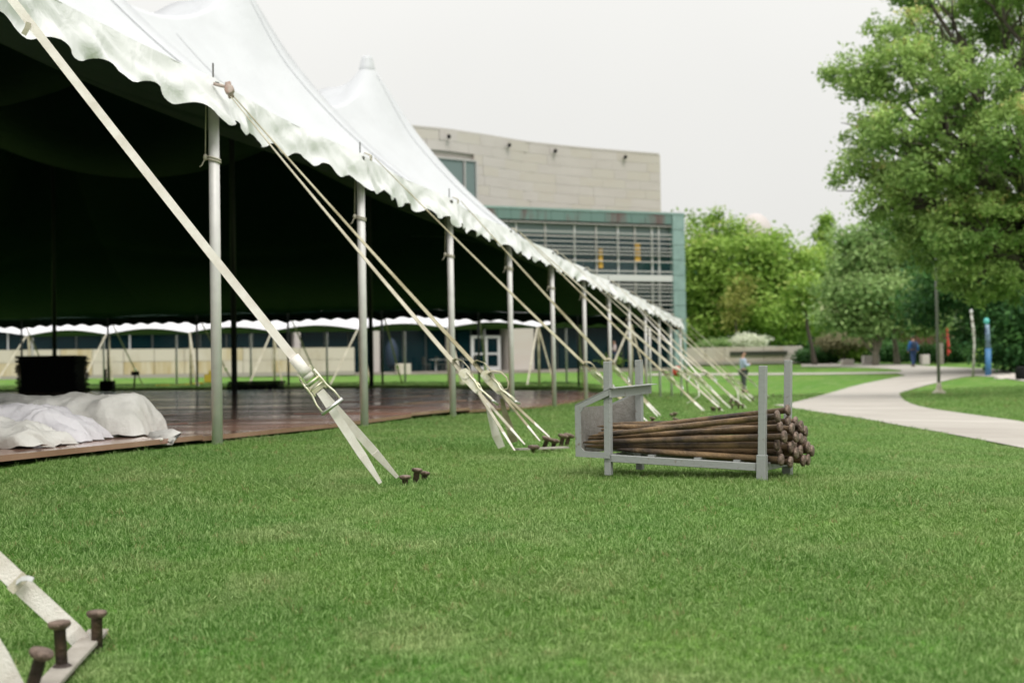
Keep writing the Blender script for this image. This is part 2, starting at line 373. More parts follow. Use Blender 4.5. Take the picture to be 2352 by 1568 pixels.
def smooth_px(pts, n=6):                           # Catmull-Rom through an open photo outline
    out = []; p = [np.array(q, float) for q in pts]
    for i in range(len(p)-1):
        a, b, c, d = p[max(i-1, 0)], p[i], p[i+1], p[min(i+2, len(p)-1)]
        for k in range(n):
            t = k/n; out.append(tuple(.5*((2*b)+(-a+c)*t+(2*a-5*b+4*c-d)*t*t+(-a+3*b-3*c+d)*t**3)))
    out.append(tuple(p[-1])); return out
lower = smooth_px([(1776, 932), (1812, 938), (1882, 949), (1980, 964), (2086, 984), (2182, 1001), (2352, 1035), (2520, 1075)])
isl_low = smooth_px([(2520, 1005), (2352, 972), (2194, 949), (2122, 937), (2086, 925), (2070, 911), (2081, 899), (2158, 878), (2225, 865), (2290, 867), (2352, 876), (2520, 900)])
far_top = smooth_px([(2520, 885), (2352, 859), (2302, 850), (2266, 847), (2146, 842), (2081, 837.5), (1960, 836), (1840, 835.2)])
lawn_strip = smooth_px([(1840, 842), (1882, 843), (1960, 844), (2025, 846), (2071, 851), (2062, 854)])
back = [(2062, 858.5)] + smooth_px([(2081, 863), (1978, 883), (1882, 910), (1812, 928), (1776, 932)])[:-1]
me, path_poly = sheet('path', lower + isl_low + far_top + lawn_strip + back, M_path, .022, 1.5); tag(link('path', me), kind='structure')
me, thin_poly = sheet('footpath', smooth_px([(1480, 858.5), (1700, 857.5), (1900, 856.5), (2075, 854)]) + smooth_px([(2075, 858), (1900, 860.5), (1700, 862), (1480, 863)]), M_path, .03, 1.5)
tag(link('footpath', me), kind='structure')

# ------------------------------------------------------------------ tent frame of reference
ux, uy = .2038, .979
Uv = Vector((ux, uy, 0)); Wv = Vector((-uy, ux, 0))
def TW(t, o, z=0): return Vector((ux*t - uy*o, uy*t + ux*o, z))
def TG(t, o, dz=0): p = TW(t, o); return Vector((p.x, p.y, G(p.x, p.y)+dz))
T0, T1, O0, O1 = 2.35, 42.0, 3.676, 28.06
BAY = 3.05
def ze(t, o):
    n_ = np.interp(t, [2.4, 5.4, 8.45, 11.5, 14.55, 20.7, 30, 42], [2.0, 1.96, 1.875, 1.84, 1.82, 1.75, 1.62, 1.44])
    f_ = 1.92; w_ = np.clip((o-O0)/8, 0, 1); return CZ + n_*(1-w_)+f_*w_

# floor of brown panels
PW, PL = 1.22, 2.44
M_floor = mat('wet_brown_floor', (.26, .14, .10), .22, col2=(.37, .22, .165), scale=1.0, bump=.03, bscale=3.2, spec=.6, stretch=(1, 2.2, 1))
n_ = M_floor.node_tree.nodes; l_ = M_floor.node_tree.links
tn = n_.new('ShaderNodeTexNoise'); tn.inputs['Scale'].default_value = 1.1; tn.inputs['Detail'].default_value = 4
mp_ = n_.new('ShaderNodeMapping'); mp_.inputs['Scale'].default_value = (.35, 1.8, 1); g_ = n_.new('ShaderNodeNewGeometry')
l_.new(g_.outputs['Position'], mp_.inputs[0]); l_.new(mp_.outputs[0], tn.inputs['Vector'])
rm = n_.new('ShaderNodeMapRange'); rm.inputs[1].default_value = .35; rm.inputs[2].default_value = .65; rm.inputs[3].default_value = .08; rm.inputs[4].default_value = .26
l_.new(tn.outputs[0], rm.inputs[0]); l_.new(rm.outputs[0], n_['Principled BSDF'].inputs['Roughness'])
floor = empty('floor', TG(17, 15), kind='structure')
pm = MB().box((0, 0, 0), (PW-.008, PL-.008, .03)).mesh('floor_panel', M_floor)
TF0, TF1, OF0 = 1.2, 33.1, 3.80
FT = 14; FO = 20
for i in range(13):
    for j in range(FO):
        if j > 15 and i < 3: continue
        t = TF0 + PL*(i+.5) + (.0 if j % 2 else 0); o = OF0 + PW*(j+.5)
        c = TG(t, o, .035); a = TG(t+1, o, .035); b = TG(t, o+.5, .035)
        y = (a-c).normalized(); xx = (b-c); xx = (xx-y*xx.dot(y)).normalized(); z = xx.cross(y)
        if z.z < 0: xx = -xx; z = -z
        M4 = Matrix((xx, y, z)).transposed().to_4x4(); M4.translation = c
        link('floor_panel', pm, floor, M4)

# ------------------------------------------------------------------ the big tent
tent = empty('pole_tent', TG(22, O0), 'huge white peaked pole tent with dark green lining and scalloped valance', 'tent')
HM = 8.37 + CZ
mt = [8.55+9.15*k for k in range(4)]; mo = [11.3, 20.45]
def roofz(t, o):
    th = np.clip(t, mt[0], mt[-1]); oh = np.clip(o, mo[0], mo[1])
    a = np.where(o < mo[0], (mo[0]-o)/(mo[0]-O0), np.where(o > mo[1], (o-mo[1])/(O1-mo[1]), 0))
    b = np.where(t < mt[0], (mt[0]-t)/(mt[0]-T0), np.where(t > mt[-1], (t-mt[-1])/(T1-mt[-1]), 0))
    s = np.clip((a**3.2+b**3.2)**(1/3.2), 0, 1)
    fr = np.mod((th-mt[0])/9.15, 1.0); fo = (oh-mo[0])/(mo[1]-mo[0])
    sag = np.sin(np.pi*fr)**.5*1.95 + np.sin(np.pi*np.clip(fo, 0, 1))**.85*1.55
    rl = 7.6/4.3; E = (np.exp(-s*rl)-np.exp(-rl))/(1-np.exp(-rl))
    rm_ = np.sqrt((t-(mt[0]+9.15*np.round((th-mt[0])/9.15)))**2 + (o-np.where(oh < 15.9, mo[0], mo[1]))**2)
    z_e = ze(t, o)
    z = z_e + (HM - .02 - sag - z_e)*E
    kb = np.clip(rm_/1.3, 0, 1); kb = kb*kb*(3-2*kb); z = (HM - 1.42*rm_**.96)*(1-kb) + z*kb      # smooth cone round each mast
    # seams pulled taut at every pole line
    fr2 = np.abs(np.mod((t-T0)/BAY+.5, 1)-.5)*BAY
    z = z + .05*np.exp(-(fr2/.16)**2)*np.sin(np.pi*np.clip(s, 0, 1))
    return z
def arc(v, v0): fr = np.mod((v-v0)/BAY, 1.0); return np.sin(np.pi*fr)**1.0
nt_, no_ = 13*22+1, 8*18+1
ts = np.linspace(T0, T1, nt_); os_ = O0 + (O1-O0)*(np.linspace(0, 1, no_)**1.15)
fine = np.array([-.5, -.34, -.24, -.16, -.08, 0, .08, .16, .24, .34, .5])
ts = np.unique(np.concatenate([ts] + [q+fine for q in mt])); os_ = np.unique(np.concatenate([os_] + [q+fine for q in mo])); nt_, no_ = len(ts), len(os_)
TT, OO = np.meshgrid(ts, os_)
ZZ = roofz(TT, OO)
dn = np.exp(-(OO-O0)/.5); df = np.exp(-(O1-OO)/.5); de = np.exp(-(T1-TT)/.5); db = np.exp(-(TT-T0)/.5)
ar = arc(TT, T0); ao = arc(OO, O0)
O2 = OO + .13*ar*dn - .13*ar*df; T2 = TT - .13*ao*de + .13*ao*db
Z2 = ZZ + .035*(ar*dn+ar*df+ao*de+ao*db)*1.0
wob = np.sin(TT*5.1+OO*1.3)*.008 + np.sin(TT*9.7-OO*2.1+1)*.005
Z2 = Z2 + wob*np.exp(-(OO-O0)/1.2)
Xw = ux*T2-uy*O2; Yw = uy*T2+ux*O2
idx = np.arange(nt_*no_).reshape(no_, nt_)
f = np.stack([idx[:-1, :-1], idx[1:, :-1], idx[1:, 1:], idx[:-1, 1:]], -1).reshape(-1, 4)
rv = np.stack([Xw, Yw, Z2], -1).reshape(-1, 3)
rme = npmesh('roof', rv, f, M_roof, smooth=True)
if sum(p.normal.z for p in list(rme.polygons)[:50]) < 0: rme.flip_normals()
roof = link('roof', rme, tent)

def valance(name, mt_, a_, b_, side, per=60, seedv=0):
    """a_, b_: start/end along the edge; side 'near' (along t at O0) or 'end' (along o at T1)"""
    L_ = b_-a_; n = int(round(L_/BAY*per)); rows = 9; V = []; Fc = []
    for i in range(n+1):
        q = a_ + L_*i/n
        fr = ((q-(T0 if side == 'near' else O0))/BAY) % 1.0
        A = math.sin(math.pi*fr); sc = q/.508*math.pi
        k = abs(math.cos(sc)); lobe = .232 + .062*(1-k**1.6) + .02*noise.noise(Vector((q*.9, seedv, 2)))
        for j in range(rows):
            s_ = j/(rows-1)
            wrk = (noise.noise(Vector((q*2.3+s_*1.4, s_*.7, seedv)))*.055 + noise.noise(Vector((q*6.1-s_*2.2, s_*1.9, seedv+5)))*.028
                   + noise.noise(Vector((q*13-s_*3.0, s_*2.9, seedv+9)))*.010)
            pole = math.exp(-(min(fr, 1-fr)*BAY/.3)**2)
            out = (.016 + .06*s_ + wrk*(.12+s_)*1.15 + pole*.05*s_)
            z = -lobe*s_*(1+.1*pole) + .03*A
            if side == 'near':
                o = O0 + .13*A - out - .004; p = TW(q, o, float(ze(q, O0))+z+.014)
            else:
                t = T1 - .13*A + out + .004; p = TW(t, q, float(ze(T1, q))+z+.003)
            V.append(p[:])
    for i in range(n):
        for j in range(rows-1):
            a = i*rows+j; Fc.append((a, a+1, a+rows+1, a+rows) if side == 'near' else (a, a+rows, a+rows+1, a+1))
    me = bpy.data.meshes.new(name); me.from_pydata(V, [], Fc); me.materials.append(mt_); me.shade_smooth()
    # outward faces
    p = me.polygons[0]; outv = -Wv if side == 'near' else Uv
    if sum(pp.normal.dot(outv) for pp in me.polygons) < 0: me.flip_normals()
    me.update(); return link(name, me, tent)
M_seam = mat('seam_webbing', (.545, .555, .575), .6)
for k_, tq in enumerate(np.arange(T0+BAY/2, T1-.2, BAY/2)):        # welded seams running up the near slope
    full = k_ % 2 == 1
    if not full: continue
    oo_ = np.linspace(O0+.03+(0 if full else .12), 11.0, 46)
    pp_ = [TW(tq, float(o_), float(roofz(np.array(tq), np.array(o_))) + .009 + (.035*math.exp(-(o_-O0)/.5) if not full else 0)) for o_ in oo_]
    MB().ribbon(pp_, Uv*.03, .003).build('seam', M_seam, tent)
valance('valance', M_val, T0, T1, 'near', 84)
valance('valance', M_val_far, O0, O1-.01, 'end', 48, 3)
# rope hem along the near eave
hem = MB(); pts = [TW(t, O0 + .13*math.sin(math.pi*((t-T0)/BAY % 1)) - .012, float(ze(t, O0)) + .035*math.sin(math.pi*((t-T0)/BAY % 1)) + .004) for t in np.arange(T0, T1, .12)]
hem.tube(pts, .007, 6); hem.build('hem_rope', M_white, tent, True)

def side_pole(t, o, r=.034, tie=True, mt_=M_alu, spike=True, lean=0):
    b = TG(t, o, -.03); zt = float(ze(t, o))
    top = TW(t+lean, o, zt-.01)
    ob = MB().tube([b, top], r, 20).build('side_pole', mt_, tent, True)
    MB().tube([top-(top-b).normalized()*.03, top + Vector((0, 0, .0))], r+.005, 20).build('pole_cap', M_spike, ob, True)
    if spike: MB().tube([top, top+Vector((0, 0, .125))], .0055, 8).build('spike', M_spike, ob)
    if tie:
        k = MB(); c = b.lerp(top, .79-.05*random.random()); rr_ = r+.007
        for q in range(2+random.randint(0, 1)):
            k.tube([c + Vector((math.cos(a)*rr_, math.sin(a)*rr_, .016*q-.012*math.cos(a))) for a in np.linspace(0, 2*math.pi, 20)], .0055, 6)
        kn = c + Vector((-rr_-.012, -.01, .02)); k.tube([kn + Vector((0, 0, -.018)), kn, kn+Vector((0, 0, .022))], [.008, .016, .008], 8)
        k.tube([kn, kn+Vector((-.02, -.01, -.05)), kn+Vector((-.035, -.01, -.06))], .004, 6)
        k.tube([kn+Vector((0, 0, .02)), Vector((kn.x+.01, kn.y, top.z-.05))], .0035, 6)
        k.build('rope_tie', M_rope, ob, True)
    return ob
near_t = [2.35+BAY*k for k in range(14)]; near_t[-1] = T1
for i, t in enumerate(near_t): side_pole(t, O0, lean=[0, 0, 0, -.02, -.02, -.03, -.05, -.06, -.04, -.03, -.03, 0, 0, 0][i])
end_o = [O0+BAY*k for k in range(1, 9)]
for o in end_o:
    p = side_pole(t=T1, o=o, tie=False, mt_=M_dark)  # end poles darker than the near ones: shade put into their colour
for t in mt:
    for o in mo:
        p = MB().tube([TG(t, o, 0), TW(t, o, HM-.05)], .058, 18).build('centre_pole', M_dark, tent, True)  # mast colour holds the shade under the roof
        MB().tube([TG(t, o, .0), TG(t, o, .02)], .16, 16).build('base_plate', M_dark, p)
        c = TW(t, o, HM)
        cap = MB().lathe([(.225, -.40), (.215, -.30), (.185, -.20), (.155, -.06), (.14, .02), (.03, .035)], 28, Matrix.Translation(c))
        cap.build('peak_cap', M_roof, tent, True)

# ------------------------------------------------------------------ stakes, straps, ratchets
def stake_mesh(name, length, mats=M_rust2, collar=False):
    b = MB().lathe([(.001, -length), (.006, -length+.04), (.0125, -length+.16), (.0135, -length*.5), (.0138, -.016), (.017, -.014)], 14)
    if collar: b.lathe([(.014, -.125), (.026, -.122), (.029, -.110), (.024, -.102), (.015, -.095)], 16)
    me = b.mesh(name, mats, True); return me
def head_mesh(): return MB().lathe([(.012, -.018), (.021, -.014), (.0255, -.009), (.0262, -.003), (.0235, .001), (.013, .0032), (.002, .0036)], 20).mesh('head', M_head, True)
ME_shaft = stake_mesh('shaft', .42); ME_shaft_c = stake_mesh('shaft', .42, M_rust2, True); ME_head = head_mesh(); ME_long = stake_mesh('shaft', 1.06, M_rust)
def stake(loc_top, axis_up, label, group, me=None, hs=1.0, name='tent_stake'):
    q = Vector(axis_up).normalized().to_track_quat('Z', 'Y').to_matrix().to_4x4(); q = q @ Matrix.Rotation(random.random()*6.28, 4, 'Z'); q.translation = loc_top
    o = bpy.data.objects.new(name, None); o.empty_display_size = .03; C.objects.link(o); o.matrix_basis = q; tag(o, label, 'stake', group)
    for nm_, mm in (('shaft', me or ME_shaft), ('head', ME_head)):
        c = bpy.data.objects.new(nm_, mm); C.objects.link(c); c.parent = o
        if nm_ == 'head': c.scale = (hs*(1+.06*random.uniform(-1, 1)), hs*(1+.06*random.uniform(-1, 1)), hs)
    return o
def stake_px(x, y, D, up, label, group, **k): return stake(P(x, y, D), up, label, group, **k)

def ratchet(parent, c, Ld, Wd, wst, sc=.86):
    """c centre, Ld down-strap direction, Wd width direction"""
    Ld = Vector(Ld).normalized(); Wd = Vector(Wd); Wd = (Wd-Ld*Wd.dot(Ld)).normalized(); Nd = Wd.cross(Ld)
    if Nd.dot(CAM-c) < 0: Wd = -Wd; Nd = -Nd
    def q(l, w_, n): return c + (Ld*l + Wd*w_ + Nd*n)*sc
    fr = MB()
    for s_ in (-1, 1):
        prof = [(-.072, -.016), (-.080, .008), (-.068, .032), (-.045, .037), (-.02, .028), (.03, .020), (.062, .014), (.070, 0), (.062, -.014), (-.03, -.020)]
        fr.prism([q(a, s_*.031, b) for a, b in prof], None, Wd*s_*.0028)
    fr.bar(q(.045, -.031, .0), q(.045, .031, .0), .018, .003, Nd); fr.bar(q(.018, -.031, .004), q(.018, .031, .004), .010, .003, Nd)
    R = fr.build('ratchet', M_zinc, parent)
    MB().tube([q(-.042, -.027, .008), q(-.042, .027, .008)], .0225, 18).build('spool', wst, R, True)
    ge_ = MB()
    for s_ in (-1, 1):
        n = 12; cc = q(-.042, s_*.0375, .008); vs = []
        for k in range(n*2):
            a = math.pi*k/n; r = .0275 if k % 2 else .0215; vs.append(cc + Ld*math.cos(a)*r + Nd*math.sin(a)*r)
        ge_.prism(vs, None, Wd*.003*s_); ge_.build('gear', M_zinc, R); ge_ = MB()
    for s_ in (-1, 1): MB().tube([q(.058, s_*.028, 0), q(.058, s_*.043, 0)], .007, 10).build('bolt', M_zinc, R)
    h = MB()
    for s_ in (-1, 1):
        h.tube([q(-.045, s_*.043, .02), q(.02, s_*.043, .024), q(.055, s_*.044, .016), q(.105, s_*.055, .026), q(.158, s_*.055, .030)], [.0045, .006, .005, .0042, .0042], 8)
    h.bar(q(.0, -.041, .027), q(.0, .041, .027), .010, .003, Nd); h.bar(q(.032, -.041, .024), q(.032, .041, .024), .007, .003, Nd)
    h.build('handle', M_zinc, R, True)
    MB().tube([q(.158, -.064, .030), q(.158, .064, .030)], .0085, 12).build('handle_bar', M_steel, R, True)
    # webbing folded back over the spool
    lp = MB().ribbon([q(-.042, 0, .033), q(-.075, 0, .042), q(-.115, 0, .040), q(-.148, 0, .022), q(-.152, 0, .004), q(-.13, 0, -.004)], Wd*.05, .0035)
    lp.build('webbing_loop', wst, R, True)
    return R
def sagline(a, b, sag, n=14):
    a = Vector(a); b = Vector(b); return [a.lerp(b, k/n) + Vector((0, 0, -sag*4*(k/n)*(1-k/n))) for k in range(n+1)]
def guy(A, c, ends, label, wst=M_strap_mid, W1=None, W2=None, grp='guy straps holding down the long side of the tent', wd=.042, WR=None, thin_top=0):
    """A eave ring, c ratchet, ends: ground ends"""
    A = Vector(A); c = Vector(c); d = (c-A).normalized()
    th = empty('guy_strap', A, label, 'strap', grp)
    up_ = c - d*.075
    pts = sagline(A, up_, .012, 18); wv = [W1*wd]*19
    if thin_top: wv = [W1*(wd*(.14 + .86*min(1, (k/18)/thin_top))) for k in range(19)]
    MB().ribbon(pts, wv, .004).build('upper_webbing', wst, th, False)
    ratchet(th, c, d, WR or W1, wst, 1.15 if WR is not None else .86)
    for e in ends:
        e = Vector(e); s0 = c + d*.052
        n = 10; pp = [s0.lerp(e, k/n) for k in range(n+1)]; wds = [W2*(wd*(1-.55*max(0, (k/n-.72)/.28))) for k in range(n+1)]
        MB().ribbon(pp, wds, .004).build('lower_webbing', wst, th, False)
        MB().ribbon([pp[7]+(pp[7]-CAM).normalized()*-.004, pp[10]+(pp[10]-CAM).normalized()*-.004], [wds[7]*.92, wds[10]*.9], .003).build('sewn_end', M_strap, th)
    return th
def face_w(p, d):                                  # width vector seen broadside
    v = (Vector(p)-CAM).normalized(); return Vector(d).cross(v).normalized()
def tw_w(d, ang):                                  # row direction turned about the strap
    d = Vector(d).normalized(); w0 = (Uv - d*Uv.dot(d)).normalized(); return Matrix.Rotation(ang, 3, d) @ w0

# strap of the first visible pole line (broadside to the camera)
A = P(-122, -195, 6.05); c = P(718, 876, 6.02); d = (c-A).normalized()
g1 = guy(A, c, [P(874, 1109, 6.12), P(913, 1096, 6.28)], 'wide cream guy strap crossing the picture top left to the stakes in the lawn', M_strap, face_w(c, d), face_w(c, d), wd=.036)
tb = P(58, 60, 6.03); MB().ribbon([P(66, 52, 6.03), P(62, 66, 6.03), P(54, 80, 6.03)], face_w(tb, Vector((0, 0, 1)))*.022, .003).build('strap_tab', M_strap_mid, g1)
G_ST = 'stakes driven into the lawn'
stake_px(930, 1092, 6.28, (-.02, 0, 1), 'short stake beside the end of the broad cream strap', G_ST)
stake_px(958, 1076, 6.38, (.10, .05, 1), 'tallest stake in the trio by the broad cream strap', G_ST)
stake_px(976, 1083, 6.52, (.15, .1, 1), 'hindmost stake in the trio by the broad cream strap', G_ST)
# foreground strap and stakes
e1 = P(168, 1452, 3.5); A = TW(2.35, 3.7, CZ+2.0); d = (e1-A).normalized()
gf = empty('guy_strap', e1, 'cream strap entering at the lower left edge behind the foreground stakes', 'strap', 'guy straps at the near tent corner')
MB().ribbon(sagline(P(-420, 900, 3.3), P(-60, 1242, 3.40), 0, 6)+[P(60, 1353, 3.45), P(120, 1408, 3.48), e1, P(190, 1476, 3.52), P(205, 1500, 3.55)], face_w(e1, (P(168, 1452, 3.5)-P(0, 1298, 3.42)))*.047, .004, [1]*10+[.95, .55, .4]).build('webbing', M_strap, gf)
wv_ = face_w(e1, (P(168, 1452, 3.5)-P(0, 1298, 3.42)))
MB().ribbon([P(34, 1331, 3.42), P(47, 1343, 3.42), P(50, 1346, 3.42)], wv_*.052, .006).build('stitched_fold', M_strap_mid, gf)
MB().ribbon([P(38, 1338, 3.41), P(50, 1329, 3.40), P(64, 1327, 3.39), P(76, 1331, 3.385)], Vector((0, .5, .9))*.012, .003).build('fold_tail', M_white, gf)
gf2 = empty('guy_strap', P(40, 1575, 3.0), 'cream strap cut off by the lower left corner of the picture', 'strap', 'guy straps at the near tent corner')
MB().ribbon([P(-260, 1130, 2.9), P(-90, 1378, 2.96), P(-6, 1512, 3.0), P(34, 1590, 3.02)], face_w(P(0, 1500, 3), Vector((.5, 0, -1)))*.05, .004).build('webbing', M_strap, gf2)
stake_px(97, 1494, 3.02, (.32, -.1, 1), 'leaning foreground stake nearest the bottom edge', 'foreground stakes', me=ME_shaft_c, hs=1.02)
stake_px(136, 1427, 3.24, (-.05, 0, 1), 'tall upright foreground stake in front of the cream strap', 'foreground stakes', me=ME_shaft_c, hs=1.0)
stake_px(222, 1403, 3.50, (.0, 0, 1), 'low foreground stake at the upper end of the anchor plate', 'foreground stakes', me=ME_shaft_c, hs=.98)
pa = onG(P(40, 1620, 2.85), .022); pb = onG(P(226, 1448, 3.62), .022)
pl = MB(); pl.bar(pa, pb, .052, .012); pl.build('anchor_plate', M_plate, None, bevel=.002); tag(bpy.data.objects['anchor_plate'], 'flat grey anchor bar in the grass under the foreground stakes', 'anchor plate')

# second pole line: pulley block and two straps
t1 = 2.35+2*BAY
ring = P(527, 207, 8.93)
blk = MB(); Mx = Matrix.Translation(ring) @ Matrix.Rotation(R_(20), 4, 'Y') @ Matrix.Rotation(R_(80), 4, 'X')
blk.lathe([(.020, -.020), (.030, -.019), (.030, -.008), (.024, -.006), (.024, .006), (.030, .008), (.030, .019), (.020, .020)], 20, Mx)
blk.bar(ring+Vector((-.01, 0, .05)), ring+Vector((.012, 0, -.05)), .03, .034)
blk.bar(ring+Vector((-.10, .03, .045)), ring+Vector((-.02, 0, .02)), .028, .02)
o = blk.build('pulley_block', mat('worn_red_brown_block', (.30, .19, .15), .5, .1, col2=(.42, .36, .32), scale=25), tent, True)
A1 = P(530, 222, 8.9); A2 = P(537, 222, 8.93)
c1 = P(1082, 880, 8.25); c2 = P(1132, 882, 8.45)
d1 = (c1-A1).normalized(); d2 = (c2-A2).normalized()
ga = guy(A1, c1, [P(1182, 1034, 8.05), P(1205, 1020, 8.3)], 'left one of the two straps running down from the brown pulley block', M_strap_mid, tw_w(d1, .45), tw_w(d1, .12), thin_top=1.0, WR=tw_w(d1, -.12))
MB().ribbon([P(1118, 925, 8.2), P(1128, 960, 8.2), P(1140, 1000, 8.22), P(1152, 1027, 8.25)], [face_w(c1, Vector((0, 0, 1)))*w_ for w_ in (.02, .035, .05, .04)], .004).build('strap_tail', M_strap, ga)
gb = guy(A2, c2, [P(1240, 1012, 8.45), P(1262, 1003, 8.7)], 'right one of the two straps from the brown pulley block, with a curled tail', M_strap_old, tw_w(d2, .42), tw_w(d2, .10), thin_top=1.0, WR=tw_w(d2, -.10))
MB().ribbon([P(x, y, 8.4) for x, y in ((1118, 858), (1132, 851), (1150, 854), (1163, 866), (1168, 880), (1166, 892), (1152, 896), (1140, 897))], Vector((.1, 1, .1))*.045, .004).build('curled_tail', M_strap_old, gb)
MB().ribbon([P(1152, 915, 8.5), P(1160, 950, 8.5), P(1172, 985, 8.5), P(1180, 1015, 8.55)], [face_w(c1, Vector((0, 0, 1)))*w_ for w_ in (.02, .035, .045, .05)], .004).build('strap_tail', M_strap_old, gb)
for (x, y, D, up, lb) in ((1226, 1023, 8.5, (.05, 0, 1), 'lowest stake of the five left of the steel rack'), (1258, 1004, 8.75, (.35, 0, 1), 'thick leaning stake left in the row of five by the steel rack'),
        (1274, 1009, 8.8, (.2, .1, 1), 'stake just behind the thick leaning one in the row of five'), (1294, 998, 9.1, (.22, .1, 1), 'fourth stake of the row of five, close to the steel rack'),
        (1308, 997, 9.2, (.3, .1, 1), 'stake closest to the left end of the steel rack')):
    stake_px(x, y, D, up, lb, G_ST, hs=1.35)
o = MB().bar(onG(P(1185, 1030, 8.45), .03), onG(P(1300, 1022, 8.7), .03), .06, .01).build('anchor_plate', M_plate); tag(o, 'pale grey anchor bar between the end of the straps and the row of five stakes', 'anchor plate')

# remaining pole lines down the long side
ordn = ['third', 'fourth', 'fifth', 'sixth', 'seventh', 'eighth', 'ninth', 'tenth', 'eleventh', 'twelfth', 'thirteenth']
mats_ = [M_strap_old, M_strap_old, M_strap_old, M_strap_mid, M_strap_mid, M_strap, M_strap_mid, M_strap_old, M_strap_mid, M_strap_old, M_strap_mid]
desc = ['olive brown', 'olive brown', 'brownish', 'grey cream', 'buff', 'bright white', 'grey cream', 'brownish', 'pale', 'thin brown', 'pale']
for k in range(11):
    t = near_t[k+3]; A = TW(t, O0-.12, float(ze(t, O0))-.02)
    st = TG(t+1.25+.25*math.sin(k*2.3), 1.42+.25*math.sin(k*1.7), .03)
    hh = .195 + .03*math.sin(k*1.9)
    c = st.lerp(A, hh); d = (c-A).normalized()
    an = .42+.3*math.sin(k*1.3)
    st2 = st + Uv*.3 + Vector((0, 0, 0)); st2 = onG(st2, .03)
    g = guy(A, c, [st, st2], '%s guy strap counting from the picture\'s left edge along the near side, %s' % (ordn[k], desc[k]), mats_[k], tw_w(d, an), tw_w(d, an*.6), thin_top=.85, WR=tw_w(d, .1*math.sin(k)))
    rg = MB(); rg.tube([A + (Uv*math.cos(a)+Vector((0, 0, 1))*math.sin(a))*.022 + Wv*.03 for a in np.linspace(0, 2*math.pi, 14)], .006, 6)
    rg.tube([A+Wv*.03+Vector((.0, 0, .02)), A+Wv*.09+Vector((0, 0, .045))], .007, 8); rg.build('ring', M_rope, g, True)
    if k in (2, 3, 5):                              # doubled strap
        A2 = A + Uv*.05; stb = onG(st + Uv*1.0 - Wv*.2, .03); cb = stb.lerp(A2, .22); db_ = (cb-A2).normalized()
        guy(A2, cb, [stb], 'second strap from the same pole as the %s guy strap' % ordn[k], M_strap_mid, tw_w(db_, an+.2), tw_w(db_, an), thin_top=.85)
    if k in (4, 6):
        s0 = c + d*.12
        MB().ribbon([s0, s0+Vector((.05, 0, -.12)), s0+Vector((.06, 0, -.28)), s0+Vector((-.06, 0, -.36)), s0 + Vector((-.16, 0, -.40))], Vector((.6, .8, 0))*.05, .004).build('strap_tail', M_strap, g)
    for q in range(3):
        dd = Vector((random.uniform(-.12, .22), random.uniform(-.1, .3), 0))
        top = onG(st + Vector((.16, .1, 0)) + dd, random.uniform(.05, .12))
        stake(top, (random.uniform(-.1, .3), random.uniform(-.1, .2), 1), '%s stake at the foot of the %s guy strap' % (('nearest', 'middle', 'farthest')[q], ordn[k]), G_ST, hs=1.15)
# straps at the far corner in the end direction
for q, oo in enumerate((O0, O0+BAY, O0+2*BAY, O0+3*BAY, O0+4*BAY, O0+5*BAY, O0+6*BAY, O0+7*BAY)):
    A = TW(T1+.1, oo, float(ze(T1, oo))); e = TG(T1+2.3, oo+.3*math.sin(q), .03); c = e.lerp(A, .25)
    th = empty('guy_strap', A, '%s strap beyond the far end poles of the big tent, counted from the right' % (['first', 'second', 'third', 'fourth', 'fifth', 'sixth', 'seventh', 'eighth'][q]), 'strap', 'guy straps at the far end of the big tent')
    MB().ribbon(sagline(A, e, .01, 6), Wv*.05, .004).build('webbing', M_strap_old if q % 2 else M_strap_mid, th)
    MB().bar(c-(c-A).normalized()*.08, c+(c-A).normalized()*.1, .07, .06).build('ratchet', M_zinc, th)

# ------------------------------------------------------------------ steel rack and its stakes
FR = onG(P(1750, 1104, 6.09)); FL = onG(P(1398, 1082, 6.43)); 
FR.z = P(1750, 1106, 6.09).z; FL.z = P(1398, 1083, 6.43).z
e1v = (FR-FL); e1v.z = 0; LR = e1v.length; e1v.normalize(); e2v = Vector((-e1v.y, e1v.x, 0)); DR = .36
slope = (FR.z-FL.z)/LR
def RK(a, s_, z): return FL + e1v*a + e2v*s_ + Vector((0, 0, z + slope*a))
rack = empty('steel_rack', RK(LR/2, DR/2, 0), 'low grey steel rack on the lawn loaded with long rusty stakes', 'rack')
PWd = .031
for a, s_, h in ((0, 0, .498), (LR, 0, .497), (0, DR, .505), (LR, DR, .52)):
    ln = .014 if a > 0 else .002
    MB().bar(RK(a, s_, -.015), RK(a+ln, s_+.004, h), PWd, PWd, e2v).build('post', M_rack, rack, bevel=.002)
    if a > 0: MB().bar(RK(a, s_, -.016), RK(a+.003, s_, .115), PWd+.009, PWd+.009, e2v).build('sleeve', M_rack, rack, bevel=.002)
h = PWd/2
MB().bar(RK(h+.002, 0, .062), RK(LR-h-.006, 0, .062), .028, .033).build('rail', M_rack, rack, bevel=.002)
MB().bar(RK(h+.002, DR, .062), RK(LR-h-.006, DR, .062), .028, .033).build('rail', M_rack, rack, bevel=.002)
MB().bar(RK(LR, h+.006, .062), RK(LR, DR-h-.006, .062), .028, .033).build('rail', M_rack, rack, bevel=.002)
MB().bar(RK(0, h+.002, .062), RK(0, DR-h-.002, .062), .028, .033).build('rail', M_rack, rack, bevel=.002)
for a in (.2, .42, .6): MB().bar(RK(a, .016, .082), RK(a, DR-.016, .082), .03, .008).build('cross_slat', M_rack, rack)
xl = -.152                                         # end cage
